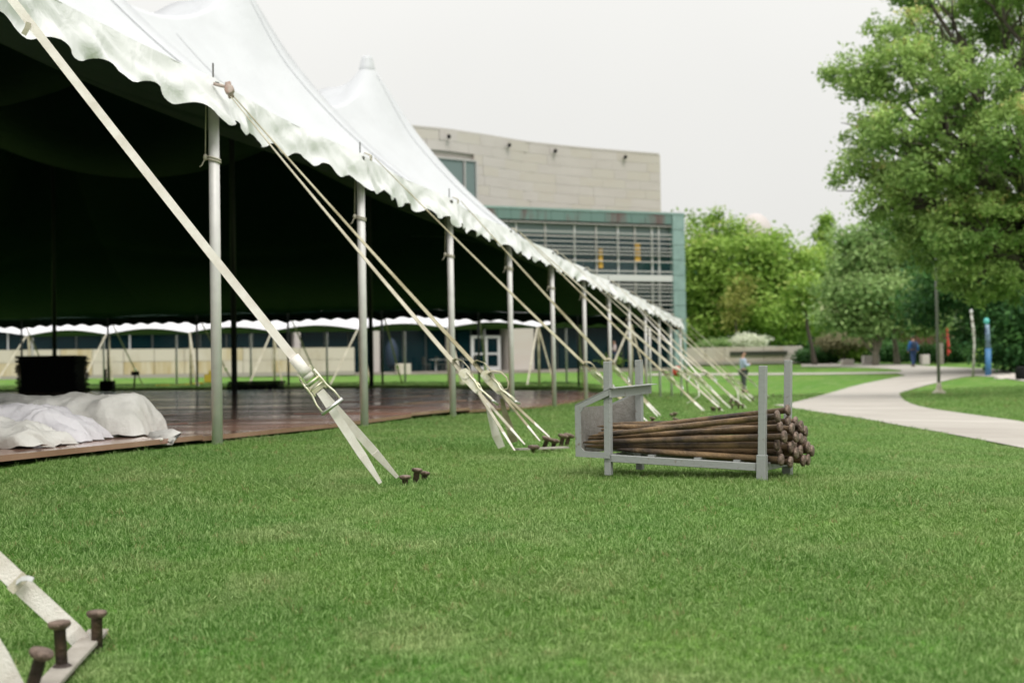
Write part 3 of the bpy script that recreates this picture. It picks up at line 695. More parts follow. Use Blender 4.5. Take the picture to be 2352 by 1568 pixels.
for s_ in (-.026, DR+.026):
    nm_ = 'end_frame'
    cg = MB(); th_ = e2v*(.008 if s_ < 0 else -.008)
    z0, zt, zr = .062, .292, .372; b = .027
    def qd(pts): cg.prism([RK(a_, s_, z_) for a_, z_ in pts], None, th_)
    qd([(xl, z0), (.018, z0), (.018, z0+b), (xl+b, z0+b)])
    qd([(xl, z0), (xl+b, z0+b), (xl+b, zt-.012), (xl, zt)])
    qd([(xl, zt), (xl+b, zt-.012), (.018, zr-b), (.018, zr)])
    qd([(xl+b, z0+b), (xl+b+.016, z0+b), (xl+b, z0+b+.016)]); qd([(xl+b, zt-.012), (xl+b, zt-.03), (xl+b+.018, zt-.006)])
    cg.build(nm_, M_rack, rack)
MB().prism([RK(xl+.003, DR+.012, .07), RK(0.012, DR+.012, .07), RK(.012, DR+.012, .355), RK(xl+.003, DR+.012, .283)], None, e2v*.003).build('side_sheet', M_rack_in, rack)
MB().prism([RK(xl+.001, -.016, .07), RK(xl+.001, DR+.008, .07), RK(xl+.001, DR+.008, .285), RK(xl+.001, -.016, .285)], None, e1v*.003).build('end_sheet', M_rack_in, rack)
MB().prism([RK(.02, -.024, .374), RK(.02, DR+.10, .385), RK(.02, DR+.10, .345), RK(.02, -.024, .335)], None, e1v*.004).build('top_bar', M_rack, rack)
MB().prism([RK(.02, -.024, .378), RK(.02, DR+.10, .389), RK(.055, DR+.10, .389), RK(.045, -.024, .378)], None, Vector((0, 0, .003))).build('top_lip', M_rack, rack)
MB().prism([RK(xl, -.026, .295), RK(.02, -.026, .375), RK(.02, -.002, .375), RK(xl, -.002, .295)], None, Vector((0, 0, .003))).build('frame_flange', M_rack, rack)

def z7(x, y): return ((x/3.36+1350)/1.0629, (y/3.36+850)/1.0629)
def on_rack(px_, py_, s_):                          # point in the vertical plane s = s_ of the rack
    d = (P(px_, py_, 1)-CAM); o = RK(0, s_, 0); n = e2v
    D = (o-CAM).dot(n)/d.dot(n); return CAM + d*D
#            head x,y   s    tip x,y (or None)   label
RS = [((1937, 505), .20, (735, 640), 'topmost stake of the rack, its head sticking up highest'),
 ((1853, 556), .05, (285, 722), 'long stake second from the top, its head just right of the front post'),
 ((1940, 596), .22, (330, 700), 'stake below the topmost one toward the back of the rack'),
 ((1875, 645), .10, (240, 742), 'stake under the second highest front stake'),
 ((1908, 722), .035, (228, 772), 'thick brown stake at mid height along the front of the rack'),
 ((1848, 792), .06, (235, 803), 'stake low in the front whose head is half hidden beside the post'),
 ((1883, 914), .035, (505, 882), 'bottom front stake of the rack'),
 ((1957, 934), .09, (480, 885), 'lowest head of all in the rack'),
 ((1870, 850), .12, (420, 850), 'dark stake between the two lowest front ones'),
 ((2003, 726), .15, (300, 780), 'stake with its head right of the thick brown one'),
 ((1970, 660), .14, (360, 640), 'stake whose head sits in the upper middle of the bundle'),
 ((2000, 602), .30, (365, 625), 'upper stake at the back of the rack'),
 ((2045, 640), .26, (365, 668), 'stake with a pale scuffed head near the top right'),
 ((2080, 680), .31, (400, 690), 'stake to the right of the pale scuffed head'),
 ((2040, 742), .24, (400, 720), 'stake behind the middle of the bundle'),
 ((2072, 762), .30, (420, 745), 'back stake right of the bundle\'s middle'),
 ((1960, 812), .13, (330, 815), 'stake in the lower middle of the bundle'),
 ((2005, 856), .16, (400, 845), 'stake low in the bundle, head facing the lawn'),
 ((2040, 838), .22, (450, 835), 'stake behind the low middle heads'),
 ((2100, 810), .27, (470, 800), 'second stake from the right edge of the bundle'),
 ((2133, 840), .31, (480, 830), 'rightmost head of the stake bundle'),
 ((2063, 920), .23, (520, 870), 'low stake toward the back right corner of the rack'),
 ((2100, 912), .28, (520, 872), 'low rear stake next to the back right post'),
 ((1900, 790), .17, (380, 800), 'shaded stake inside the bundle behind the front post'),
 ((1990, 790), .20, (420, 790), 'shaded stake deep in the middle of the bundle')]
for (hxy, s_, txy, lb) in RS:
    h_ = on_rack(*z7(*hxy), s_); s2 = min(.31, max(.03, s_*.9+.02)); tp = on_rack(*z7(*txy), s2)
    tp.z = max(tp.z, RK(0, 0, .10).z)
    d = (h_-tp); ln = d.length; d.normalize()
    if hxy == (1937, 505): ln = ln
    so_ = stake(h_, d, lb, 'rusty stakes piled in the steel rack', me=ME_long, hs=1.0, name='loose_stake')
    sc = (ln+.0)/1.06
    for ch in so_.children:
        if ch.name.startswith('shaft'): ch.scale = (1.0, 1.0, min(1.05, sc))

# ------------------------------------------------------------------ tarps on the floor
def tarp(name, pts_px, D0, D1, height, mat_, label, seed, ramp=.1):
    """lumpy wrapped bundle: base outline between photo columns x0..x1, depth D0..D1"""
    x0, x1, yb = pts_px; th = None
    nu, nv = 90, 40; V = []; Fc = []
    a = P(x0, yb, D0); b = P(x1, yb, D0)
    for i in range(nu+1):
        u = i/nu
        for j in range(nv+1):
            v = j/nv
            x = a.x + (b.x-a.x)*u; y = D0 + (D1-D0)*v + .12*noise.noise(Vector((u*3, seed, 0)))
            eu = min(u/.1, (1-u)/ramp, 1); eu = math.sin(max(0, eu)*math.pi/2)
            ev = max(0, 1-abs(2*v-1)**3.2)**.45
            e = eu**.55 * ev
            base = G(x, y)+.055
            w1 = 1-abs(noise.noise(Vector((x*2.2+y*2.2, y*1.2, seed))))*2; w2 = 1-abs(noise.noise(Vector((x*6-y*3, y*3.5, seed+3))))*2; w3 = noise.noise(Vector((x*13+y*9, y*5, seed+7)))
            wr = w1*.034 + max(0, w2)**2*.05 + w3*.010
            h_ = height*e*(.97+.10*noise.noise(Vector((u*2.6, v*.8, seed+1)))) + (wr+.012)*(.35+.65*e)
            fx = x + .09*noise.noise(Vector((y*4, v*9, seed+2)))*(1-e) + .02*noise.noise(Vector((x*9, v*8, seed+4)))
            fy = y + .06*noise.noise(Vector((x*5, seed, v*4)))*(1-e)
            V.append((fx, fy, base + h_ - .01))
    for i in range(nu):
        for j in range(nv): q = i*(nv+1)+j; Fc.append((q, q+nv+1, q+nv+2, q+1))
    me = bpy.data.meshes.new(name); me.from_pydata(V, [], Fc); me.materials.append(mat_); me.shade_smooth()
    o = link(name, me); return tag(o, label, 'tarp', 'white tarps bundled on the brown floor')
o = tarp('rolled_tarp', (-260, 318, 1000), 8.85, 9.65, .20, M_tarp, 'large rolled white tarp, the rear one on the brown floor', 3, .07)
o = tarp('folded_tarp', (-250, 190, 1010), 8.1, 8.75, .15, M_tarp2, 'lilac white crumpled tarp in front of the larger roll', 11, .33)
o = tarp('spread_tarp', (-250, 110, 1030), 7.5, 8.05, .09, M_tarp, 'low white tarp end showing green lining at the left edge', 17, .42)
gl = MB()
gl.ribbon([P(-10, 1003, 7.6), P(20, 998, 7.62), P(40, 1000, 7.66), P(58, 1006, 7.7)], Vector((.1, .5, .6))*.035, .004).build('green_lining', M_tarpg, o)
tl = MB(); 
tl.ribbon([P(335, 1008, 8.9), P(362, 1003, 8.75), P(385, 998, 8.68), P(400, 1002, 8.64), P(402, 1008, 8.62), P(380, 1010, 8.66), P(340, 1014, 8.7)], Vector((-.15, .7, .35))*.13, .006)
o = tl.build('tarp_flap', M_tarp, None, True); tag(o, 'loose curled white tarp flap lying out from the large roll', 'tarp')
MB().tube([P(300, 1012, 8.55), P(330, 1006, 8.6), P(352, 1011, 8.55), P(372, 1008, 8.5)], .008, 6).build('tie_cord', M_strap, o, True)

# ------------------------------------------------------------------ dark stacks and clutter behind the floor
sp = empty('panel_stack', onG(P(122, 895, 37.5)), 'tall ragged stack of black floor panels beyond the tarps', 'panel stack')
c0 = onG(P(122, 895, 37.0))
n = 26
for k in range(n):
    z = c0.z + .05 + k*.0365; wx = 1.52 - (0 if k < 10 else 0) * (1-k/10 if k < 10 else 0)
    MB().box((c0.x+random.uniform(-.05, .05), c0.y, z), (wx, 1.1, .034)).build('panel', M_black, sp)
MB().box((c0.x, c0.y, c0.z+.5), (1.36, .9, .9)).build('core', M_black, sp)
c0 = onG(P(247, 893, 38)); b = empty('crate', c0, 'small black crate standing right of the ragged panel stack', 'crate')
MB().box(c0+Vector((0, 0, .16)), (.33, .33, .30)).build('box', M_black, b); MB().tube([c0+Vector((-.05, 0, .3)), c0+Vector((-.05, 0, .62))], .03, 8).build('handle', M_black, b)
c0 = onG(P(590, 893, 36.5)); b = empty('panel_stack', c0, 'low flat black stack at the far floor edge between poles', 'panel stack')
for k in range(4): MB().box(c0+Vector((random.uniform(-.04, .04), 0, .05+k*.06)), (1.3, 1.0, .052)).build('panel', M_black, b)
b = empty('mallet', onG(P(307, 888, 42)), 'dark hand tool standing on the grass at the far end of the tent', 'tool')
c0 = onG(P(307, 888, 42)); MB().tube([c0, c0+Vector((.05, 0, .5))], .03, 6).build('handle', M_black, b); MB().box(c0+Vector((.05, 0, .5)), (.22, .1, .12)).build('head', M_black, b)
M_yel = mat('yellow_plastic', (.55, .40, .04), .5)
c0 = onG(P(487, 872, 50)); b = empty('hose_reel', c0, 'yellow machine with a hose lying on the grass before the stone wall', 'hose')
MB().box(c0+Vector((0, 0, .25)), (.5, .3, .3)).box(c0+Vector((.05, 0, .45)), (.3, .25, .14)).build('body', M_yel, b, bevel=.03)
MB().tube([c0+Vector((-.3, 0, .1)), c0+Vector((-1.2, .2, .03)), c0+Vector((-2.1, .4, .03))], .03, 6).build('hose', M_yel, b)
c0 = onG(P(1555, 846, 85)); o = MB().lathe([(.05, 0), (.22, .05), (.3, .25), (.24, .5), (.1, .6)], 14, Matrix.Translation(c0)).build('red_bag', mat('red_cloth', (.45, .05, .03), .7), None, True); tag(o, 'small red bag set against the pale wall', 'bag')

# ------------------------------------------------------------------ second, smaller tent behind
st = empty('frame_tent', TG(47, 12), 'long low white canopy tent standing behind the far end of the big tent', 'tent')
t2, W2_ = 45.6, 5.5
ob = [O0+1.9+3.05*k for k in range(9)]
def e2z(o): return CZ + np.interp(o, [3, 12, 30], [1.50, 1.60, 1.66])
V = []; Fc = []; nb = 8*16; rows = 9
for i in range(nb+1):
    o_ = ob[0] + (ob[-1]-ob[0])*i/nb; A_ = abs(math.sin(math.pi*(i/16)))
    zb = float(e2z(o_)) + .17*A_
    for j in range(rows):
        s_ = j/(rows-1)
        if j < 3: p = TW(t2 - .04*(2-j)+.05*A_, o_, zb - .13 + .065*j)
        else:
            q = (j-2)/(rows-3); p = TW(t2 + W2_*.5*q, o_, zb + (.42*q**.8)*(1-.25*(1-A_)) )
        V.append(p[:])
for i in range(nb):
    for j in range(rows-1): q = i*rows+j; Fc.append((q, q+1, q+rows+1, q+rows))
me = bpy.data.meshes.new('canopy'); me.from_pydata(V, [], Fc); me.materials.append(M_roof2); me.shade_smooth()
if sum(p.normal.z for p in me.polygons) < 0: me.flip_normals()
link('canopy', me, st)
bk = MB(); v2 = [TW(t2+W2_*.5, ob[0], float(e2z(ob[0]))+.4), TW(t2+W2_*.5, ob[-1], float(e2z(ob[-1]))+.4), TW(t2+W2_, ob[-1], float(e2z(ob[-1]))), TW(t2+W2_, ob[0], float(e2z(ob[0])))]
bk.add(v2, [(0, 1, 2, 3)]); bko = bk.build('rear_canopy', M_roof2, st)
if bko.data.polygons[0].normal.z < 0: bko.data.flip_normals()
for o_ in ob:
    for tt_ in (t2+.1, t2+W2_):
        MB().tube([TG(tt_, o_), TW(tt_, o_, float(e2z(o_))-.05)], .04, 10).build('leg', M_alu if tt_ > t2+1 else M_strap_old, st, True)
for q, o_ in enumerate(ob[:-1]):
    A = TW(t2, o_, float(e2z(o_))-.05)
    g = empty('guy_strap', A, 'short strap slanting from the %s front leg of the low canopy tent' % ['rightmost', 'second', 'third', 'fourth', 'fifth', 'sixth', 'seventh', 'eighth'][q], 'strap', 'guy straps of the low canopy tent')
    MB().ribbon([A, TG(t2-1.3, o_+.9*math.sin(q*2+1), .02)], Wv*.06, .004).build('webbing', M_strap_mid, g)
    MB().ribbon([A, TG(t2-1.0, o_-.7, .02)], Wv*.045, .004).build('webbing', M_strap_old, g)

# ------------------------------------------------------------------ copper and glass building
FA = Vector((-.5, 95, 0)); FBv = Vector((12.3, 101.04, 0)); fd = (FBv-FA).normalized(); fn = Vector((fd.y, -fd.x, 0))   # fn points to the camera
def FP(x, D_off=0):                               # facade plan point under photo column x, offset towards camera
    r = (x-1176)/FPX; o = FA + fn*D_off
    # o + s*fd : X = r*Y
    s_ = (r*o.y - o.x)/(fd.x - r*fd.y); return o + fd*s_
def Zp(y, x, D): return P(x, y, D).z
bld = empty('museum_wing', FP(1572), 'green copper clad glass building with horizontal louvres behind the tent', 'building')
def fbox(nm_, xa, xb, za, zb, off, thick, mat_, par=None, bevel=0):
    a = FP(xa, off) if not isinstance(xa, Vector) else xa; b_ = FP(xb, off) if not isinstance(xb, Vector) else xb
    c = (a+b_)/2; c.z = (za+zb)/2
    M3 = Matrix((fd, -fn, Vector((0, 0, 1)))).transposed()
    return MB().box(c - fn*thick/2, ((b_-a).length, thick, zb-za), M3).build(nm_, mat_, par or bld, bevel=bevel)
Dr = 101.0
zt = Zp(490, 1572, Dr); zf = Zp(516, 1572, Dr); zg = CZ+.05
fbox('roof_slab', -150, 1578, zt-.12, zt+.02, .25, 14, M_cop)
npn = 0; xs_ = list(np.linspace(900, 1548, 22))
for a, b_ in zip(xs_[:-1], xs_[1:]):
    fbox('fascia_panel', a+.6, b_, zf, zt-.125, .2, .3, M_cop2)
fbox('soffit', 600, 1548, zf-.22, zf-.002, .0, .6, M_dark)
zz = np.linspace(zg-1, zt-.125, 12)
for a, b_ in zip(zz[:-1], zz[1:]): fbox('copper_panel', 1550, 1577, a+.04, b_, .22, 1.1, M_cop)
fbox('core', 1551, 1575, zg-1, zt-.2, .15, 10, M_cop)
# interior
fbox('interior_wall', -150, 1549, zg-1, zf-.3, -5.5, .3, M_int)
for z_ in (Zp(640, 1572, Dr),): fbox('floor_slab', -150, 1549, z_-.22, z_+.22, .12, 5.6, M_white)
z_mid = Zp(640, 1572, Dr)
vx = [640, 740, 840, 940, 1040, 1120, 1190, 1257, 1324, 1374, 1424, 1463, 1502, 1549]
rowsz = [(Zp(519, 1572, Dr), Zp(546, 1572, Dr), M_glass_l), (Zp(546, 1572, Dr), Zp(600, 1572, Dr), M_glass_u), (Zp(600, 1572, Dr), z_mid+.24, M_glass_u), (z_mid-.24, Zp(690, 1572, Dr), M_glass_u), (Zp(690, 1572, Dr), Zp(740, 1572, Dr), M_glass)]
for a, b_ in zip(vx[:-1], vx[1:]):
    for (z1, z0_, mm) in rowsz:
        fbox('pane', a+1.5, b_-1.5, z0_+.04, z1-.04, -.25, .05, mm)
for k, x in enumerate(vx[:-1]): fbox('mullion', x-1.6, x+1.6, Zp(742, 1572, Dr), zf-.22, -.12, .2, M_louv if k % 2 else M_white)
for x in (1518,): fbox('mullion', x-1.6, x+1.6, Zp(742, 1572, Dr), zf-.22, -.12, .2, M_white)
for yy, hh_ in ((521, .05), (540, .05), (550, .06), (561, .05), (572, .05), (580, .05), (588, .05), (603, .06), (625, .07), (655, .07), (663, .05), (671, .05), (681, .05), (690, .06), (700, .06), (712, .06), (722, .06)):
    z_ = Zp(yy, 1572, Dr); fbox('louvre', 1000, 1549, z_-hh_*.62, z_+hh_*.62, .12, .12, M_louv)
M_ban = mat('orange_banner', (.62, .36, .06), .7)
for q, (x, ya, yb, w_) in enumerate(((1383, 575, 618, 4.5), (1468, 560, 603, 6))):
    a = FP(x-w_, -.12); b_ = FP(x+w_, -.12)
    o = MB().box(((a+b_)/2).to_3d()*1.0 + Vector((0, 0, (Zp(ya, 1572, Dr)+Zp(yb, 1572, Dr))/2)), ((b_-a).length, .06, Zp(ya, 1572, Dr)-Zp(yb, 1572, Dr)), Matrix((fd, -fn, Vector((0, 0, 1)))).transposed()).build('hanging_banner', M_ban)
    tag(o, ['narrow yellow banner hanging behind the louvres, the left one', 'wider orange banner hanging behind the louvres, the right one'][q], 'banner')
# ground floor
zd = Zp(742, 1572, Dr)
gz = CZ + .08
fbox('beam', -150, 1549, zd-.25, zd+.1, .1, .8, M_dark)
fbox('beam', -150, 600, zd+.1, zt-.13, .1, .8, M_cop)
gxs = [-90, -30, 18, 70, 122, 175, 235, 298, 350, 405, 460, 520, 580, 640]
for a, b_ in zip(gxs[:-1], gxs[1:]):
    fbox('pane', a+2, b_-2, gz, zd-.25, -.5, .05, M_glass)
    fbox('mullion', b_-1.6, b_+1.6, gz, zd-.25, -.4, .2, M_white if b_ in (18, 298) else M_dark)
for a, b_ in ((676, 690), (858, 872), (1031, 1043)): fbox('pillar', a, b_, gz-.2, zd-.25, .0, .6, M_stone)
fbox('pillar', 1172, 1226, gz-.2, zd-.25, .15, 1.6, M_stone2)
for a, b_ in ((692, 745), (747, 800), (802, 856), (874, 925), (927, 978), (980, 1029), (1046, 1082), (1226, 1280), (1282, 1335), (1337, 1430), (1432, 1548)):
    fbox('pane', a+1, b_-1, gz, zd-.25, -.8, .05, M_glass); fbox('mullion', b_-1, b_+1, gz, zd-.25, -.75, .12, M_dark)
fbox('light_panel', 884, 916, gz+.4, zd-1.0, -1.2, .05, M_glass_l)
for xm, s_ in ((1083, 0), (1146, 1)):
    pass
dr_ = fbox('door_frame', 1082, 1150, gz+2.15, gz+2.32, -.6, .15, M_white)
for a in (1082, 1113, 1143): fbox('door_post', a, a+6.5, gz, gz+2.15, -.6, .14, M_white)
for a, b_ in ((1089, 1113), (1120, 1143)):
    dd = fbox('door', a, b_, gz+1.05, gz+1.17, -.6, .1, M_white); fbox('bottom_rail', a, b_, gz, gz+.25, -.6, .1, M_white, dd); fbox('pane', a, b_, gz+.25, gz+1.05, -.65, .04, M_glass, dd); fbox('pane', a, b_, gz+1.17, gz+2.15, -.65, .04, M_glass, dd)
fbox('terrace_slab', -150, 1549, gz-.6, gz-.002, 2.3, 9, M_concrete)
# terrace wall of blocks
tw_ = empty('terrace_wall', FP(400, 2.4), 'long buff stone terrace wall with ochre stains under the dark windows', 'wall')
p0 = FP(-90, 2.6); p1 = FP(812, 2.6); Lw = (p1-p0).length; nbk = int(Lw/1.7); bl = Lw/nbk
M3 = Matrix((fd, -fn, Vector((0, 0, 1)))).transposed()
def gmin(p): return G(p.x, p.y)
MB().box((p0+p1)/2 - fn*.25 + Vector((0, 0, CZ+.45)), (Lw, .3, 2.3), M3).build('core', M_joint, tw_)
wme = [MB().box((0, 0, 0), (bl-.03, .3, .72)).mesh('stone_block', q) for q in (M_wall, M_wall, M_stain, M_wall)]
for i in range(nbk):
    for k in range(2):
        c = p0 + fd*(bl*(i+.5)) + Vector((0, 0, CZ + .52 + .74*k)); c.z += 0
        M4 = M3.to_4x4(); M4.translation = c + fn*random.uniform(0, .02)
        link('stone_block', wme[random.choice((0, 1, 2, 3)) if k else random.choice((0, 1, 3, 0, 2))], tw_, M4)
MB().box((p0+p1)/2 + Vector((0, 0, CZ+.04)), (Lw, .36, .22), M3).build('plinth', M_joint, tw_)
# brown terrace steps
stp = empty('terrace_steps', FP(1080, 3), 'broad brown stone steps in front of the glass doors', 'steps')
for k in range(4):
    a = FP(812, 2.4+.5*k); b_ = FP(1352, 2.4+.5*k); c = (a+b_)/2; hh_ = CZ + .02 - .15*k
    MB().box(c + Vector((0, 0, hh_-.2)), ((b_-a).length, .52, .4), M3).build('step', M_concrete, stp, bevel=.02)
# furniture on the terrace
for q, x in enumerate((1000, 1030, 1062)):
    c = FP(x, 1.2) + Vector((0, 0, gz)); b = empty('patio_table', c, '%s dark patio table in front of the windows' % ['left', 'middle', 'right'][q], 'table', 'patio tables on the terrace')
    MB().lathe([(.42, .72), (.43, .75)], 16, Matrix.Translation(c)).build('table_top', M_alu, b); MB().tube([c, c+Vector((0, 0, .72))], .03, 8).build('stem', M_alu, b)
    for s_ in (-1, 1):
        k_ = c + fd*s_*.65; ch = empty('patio_chair', k_, 'dark metal chair on the %s side of the %s patio table' % ('left' if s_ < 0 else 'right', ['left', 'middle', 'right'][q]), 'chair', 'patio chairs')
        MB().box(k_+Vector((0, 0, .45)), (.42, .42, .04), M3).build('seat', M_spike, ch); MB().box(k_+fd*s_*.2+Vector((0, 0, .7)), (.04, .4, .45), M3).build('backrest', M_spike, ch)
        for aa in (-.18, .18):
            for bb in (-.18, .18): MB().tube([k_+fd*aa+fn*bb, k_+fd*aa+fn*bb+Vector((0, 0, .45))], .018, 6).build('leg', M_spike, ch)
c = FP(900, 2.0) + Vector((0, 0, gz)); b = empty('covered_umbrella', c, 'closed patio umbrella in a dark blue cover by the windows', 'umbrella')
MB().lathe([(.12, .2), (.34, .5), (.4, 1.1), (.36, 1.6), (.15, 2.0), (.04, 2.1)], 14, Matrix.Translation(c)).build('cover', mat('navy_cover', (.012, .025, .05), .7), b, True); MB().tube([c, c+Vector((0, 0, .3))], .05, 8).build('pole', M_dark, b)
c = FP(925, 2.6) + Vector((0, 0, gz-.2)); o = MB().box(c+Vector((0, 0, .35)), (.9, .5, .7), M3).build('stone_bench', M_wall, None, bevel=.03); tag(o, 'short pale stone bench at the end of the terrace wall', 'bench')

# ------------------------------------------------------------------ curved stone building
sb = empty('stone_hall', P(1300, 470, 120), 'tall curved limestone building rising above the copper wing', 'building')
prof = [(640, 101), (800, 105), (940, 108.7), (1030, 110.6), (1130, 114.0), (1215, 117.5), (1340, 121), (1432, 123.2), (1522, 125.3)]
hz = CZ + 18.95; zlo = CZ + 8.5
pl_ = []
for k in range(len(prof)-1):
    for q in range(8):
        t = q/8; x = prof[k][0]*(1-t)+prof[k+1][0]*t
        D = np.interp(x, [p[0] for p in prof], [p[1] for p in prof]); pl_.append(Vector(((x-1176)/FPX*D, D, 0)))
x, D = prof[-1]; pl_.append(Vector(((x-1176)/FPX*D, D, 0)))
for _ in range(3): pl_ = [pl_[0]] + [(pl_[i-1]+pl_[i]*2+pl_[i+1])/4 for i in range(1, len(pl_)-1)] + [pl_[-1]]
side = (Vector((.30, 1, 0))).normalized()
core = MB(); nfp = len(pl_)
outer = [p + Vector((0, .35, 0)) for p in pl_]; bkp = [p + Vector((p.x/p.y*14-.4, 14, 0)) for p in pl_][::-1]
poly = [v + Vector((0, 0, zlo)) for v in outer + bkp]
core.prism(poly[::-1], None, Vector((0, 0, hz-.1-zlo))).build('core', M_stone, sb)
cum = [0]
for a, b_ in zip(pl_[:-1], pl_[1:]): cum.append(cum[-1]+(b_-a).length)
Lt = cum[-1]
def along(s_):
    i = int(np.clip(np.searchsorted(cum, s_)-1, 0, nfp-2)); t = (s_-cum[i])/(cum[i+1]-cum[i]); d = (pl_[i+1]-pl_[i]).normalized(); return pl_[i].lerp(pl_[i+1], t), d
nr = 13; bh = (hz-.1-zlo)/nr
sm = [MB().box((0, 0, 0), (1, .3, bh-.014)).mesh('stone_panel', q) for q in (M_stone, M_stone2)]
win_s = [i for i, s_ in enumerate(cum) if True]
def s_of(x):
    D = np.interp(x, [p[0] for p in prof], [p[1] for p in prof]); t = Vector(((x-1176)/FPX*D, D, 0)); return cum[min(range(nfp), key=lambda i: (pl_[i]-t).length)]
ws0, ws1 = s_of(955), s_of(1090); wz1 = CZ + (856-372)/FPX*112.5; wz0 = wz1-3.2
for r in range(nr):
    cut = [0]
    while cut[-1] < Lt-3.2: cut.append(cut[-1]+random.uniform(1.3, 2.7))
    cut.append(Lt); z_ = zlo + bh*(r+.5)
    for a_, b_ in zip(cut[:-1], cut[1:]):
        if z_ < wz1+bh*.3 and z_ > wz0-bh*.3:
            if a_ < ws1 < b_: a_ = ws1
            elif ws0 < a_ < ws1 and b_ <= ws1: continue
            elif a_ < ws0 < b_: b_ = ws0
        if b_-a_ < .15: continue
        c, d = along((a_+b_)/2); nn_ = Vector((d.y, -d.x, 0)); M4 = Matrix((d, -nn_, Vector((0, 0, 1)))).transposed().to_4x4()
        M4.translation = c + nn_*random.uniform(-.006, .006) + Vector((0, .15, z_)); M4 = M4 @ Matrix.Diagonal((b_-a_-.012, 1, 1, 1))
        link('stone_panel', sm[random.random() < .22], sb, M4)
cp = MB(); cp.prism([p+Vector((0, -.06, hz-.1)) for p in pl_] + [p+Vector((0, .6, hz-.1)) for p in pl_][::-1], None, Vector((0, 0, .16))).build('coping', M_stone, sb)
c, d = along((ws0+ws1)/2); nn_ = Vector((d.y, -d.x, 0)); Mw = Matrix((d, -nn_, Vector((0, 0, 1)))).transposed()
wf = MB(); c = c + Vector((0, 0, (wz0+wz1)/2)); wl = (ws1-ws0)
wf.box(c+Vector((0, 0, (wz1-wz0)/2)), (wl, .3, .12), Mw).box(c+d*wl/2, (.12, .3, wz1-wz0), Mw).box(c+d*(wl/2-1.15), (.1, .3, wz1-wz0), Mw).box(c-d*wl/2, (.12, .3, wz1-wz0), Mw)
wf = wf.build('window', M_louv, sb); 
MB().box(c+d*(wl/2-.6)+nn_*-.02, (1.0, .06, wz1-wz0-.15), Mw).build('pane', M_glass_l, wf); MB().box(c+d*(-.6)+nn_*-.02, (wl-1.4, .06, wz1-wz0-.15), Mw).build('pane', M_glass_l, wf)
for (x, y) in ((1031, 313), (1170, 333), (1276, 346), (1437, 360)):
    D = np.interp(x, [p[0] for p in prof], [p[1] for p in prof]); c = P(x, y, D-.12)
    MB().tube([c, c+Vector((0, .4, 0))], .15, 12).build('vent', M_black, sb)

# memorial wall
mw = empty('memorial_wall', P(1600, 830, 110), 'long low pale stone wall carrying a dark plaque strip', 'wall')
za, zb = P(1500, 833, 110).z-.5, P(1500, 800, 110).z
xs_ = np.linspace(1350, 1842, 12)
for a, b_ in zip(xs_[:-1], xs_[1:]):
    p = P(a+.6, 815, 110); q = P(b_-.1, 815, 110); c = (p+q)/2; c.z = (za+zb)/2
    MB().box(c + Vector((0, random.uniform(-.02, .02), 0)), ((q-p).length, .6, zb-za)).build('stone_panel', random.choice((M_wall, M_wall, M_stone2)), mw, bevel=.02)
p = P(1350, 815, 110); q = P(1842, 815, 110); MB().box(((p.x+q.x)/2, 110.1, (za+zb)/2-.03), (q.x-p.x-.1, .5, zb-za-.06)).build('core', M_joint, mw)
p = P(1677, 811, 109.6); q = P(1808, 811, 109.6); MB().box((p+q)/2, ((q-p).length, .08, .32)).build('plaque', mat('bronze_plaque', (.05, .055, .04), .5, .4), mw)
MB().box(((P(1350, 833, 109.6).x+P(1842, 833, 109.6).x)/2, 109.75, P(1500, 833, 109.6).z-.1), (16.4, .5, .22)).build('plinth', M_joint, mw)

# domed building far off
db_ = empty('domed_building', P(1715, 540, 230), 'pale domed building peeping over the trees', 'building')
c = P(1735, 540, 230); r = 2.9
MB().lathe([(r*1.05, -.6), (r*1.02, .3), (r*.98, 1.0), (r*.85, 2.0), (r*.62, 3.0), (r*.35, 3.6), (.3, 3.8)], 28, Matrix.Translation(c-Vector((0, 0, .3)))).build('dome', mat('pale_dome', (.50, .45, .44), .6), db_, True)
a = P(1612, 540, 233); b_ = P(1788, 540, 233); cc = (a+b_)/2; MB().box(cc-Vector((0, -4, 9)), ((b_-a).length, 10, 18)).build('wall', mat('far_stone', (.22, .22, .19), .9), db_)
MB().box(cc-Vector((0, -3.9, -.15)), ((b_-a).length+.8, 10.4, .35)).build('cornice', M_stone, db_)

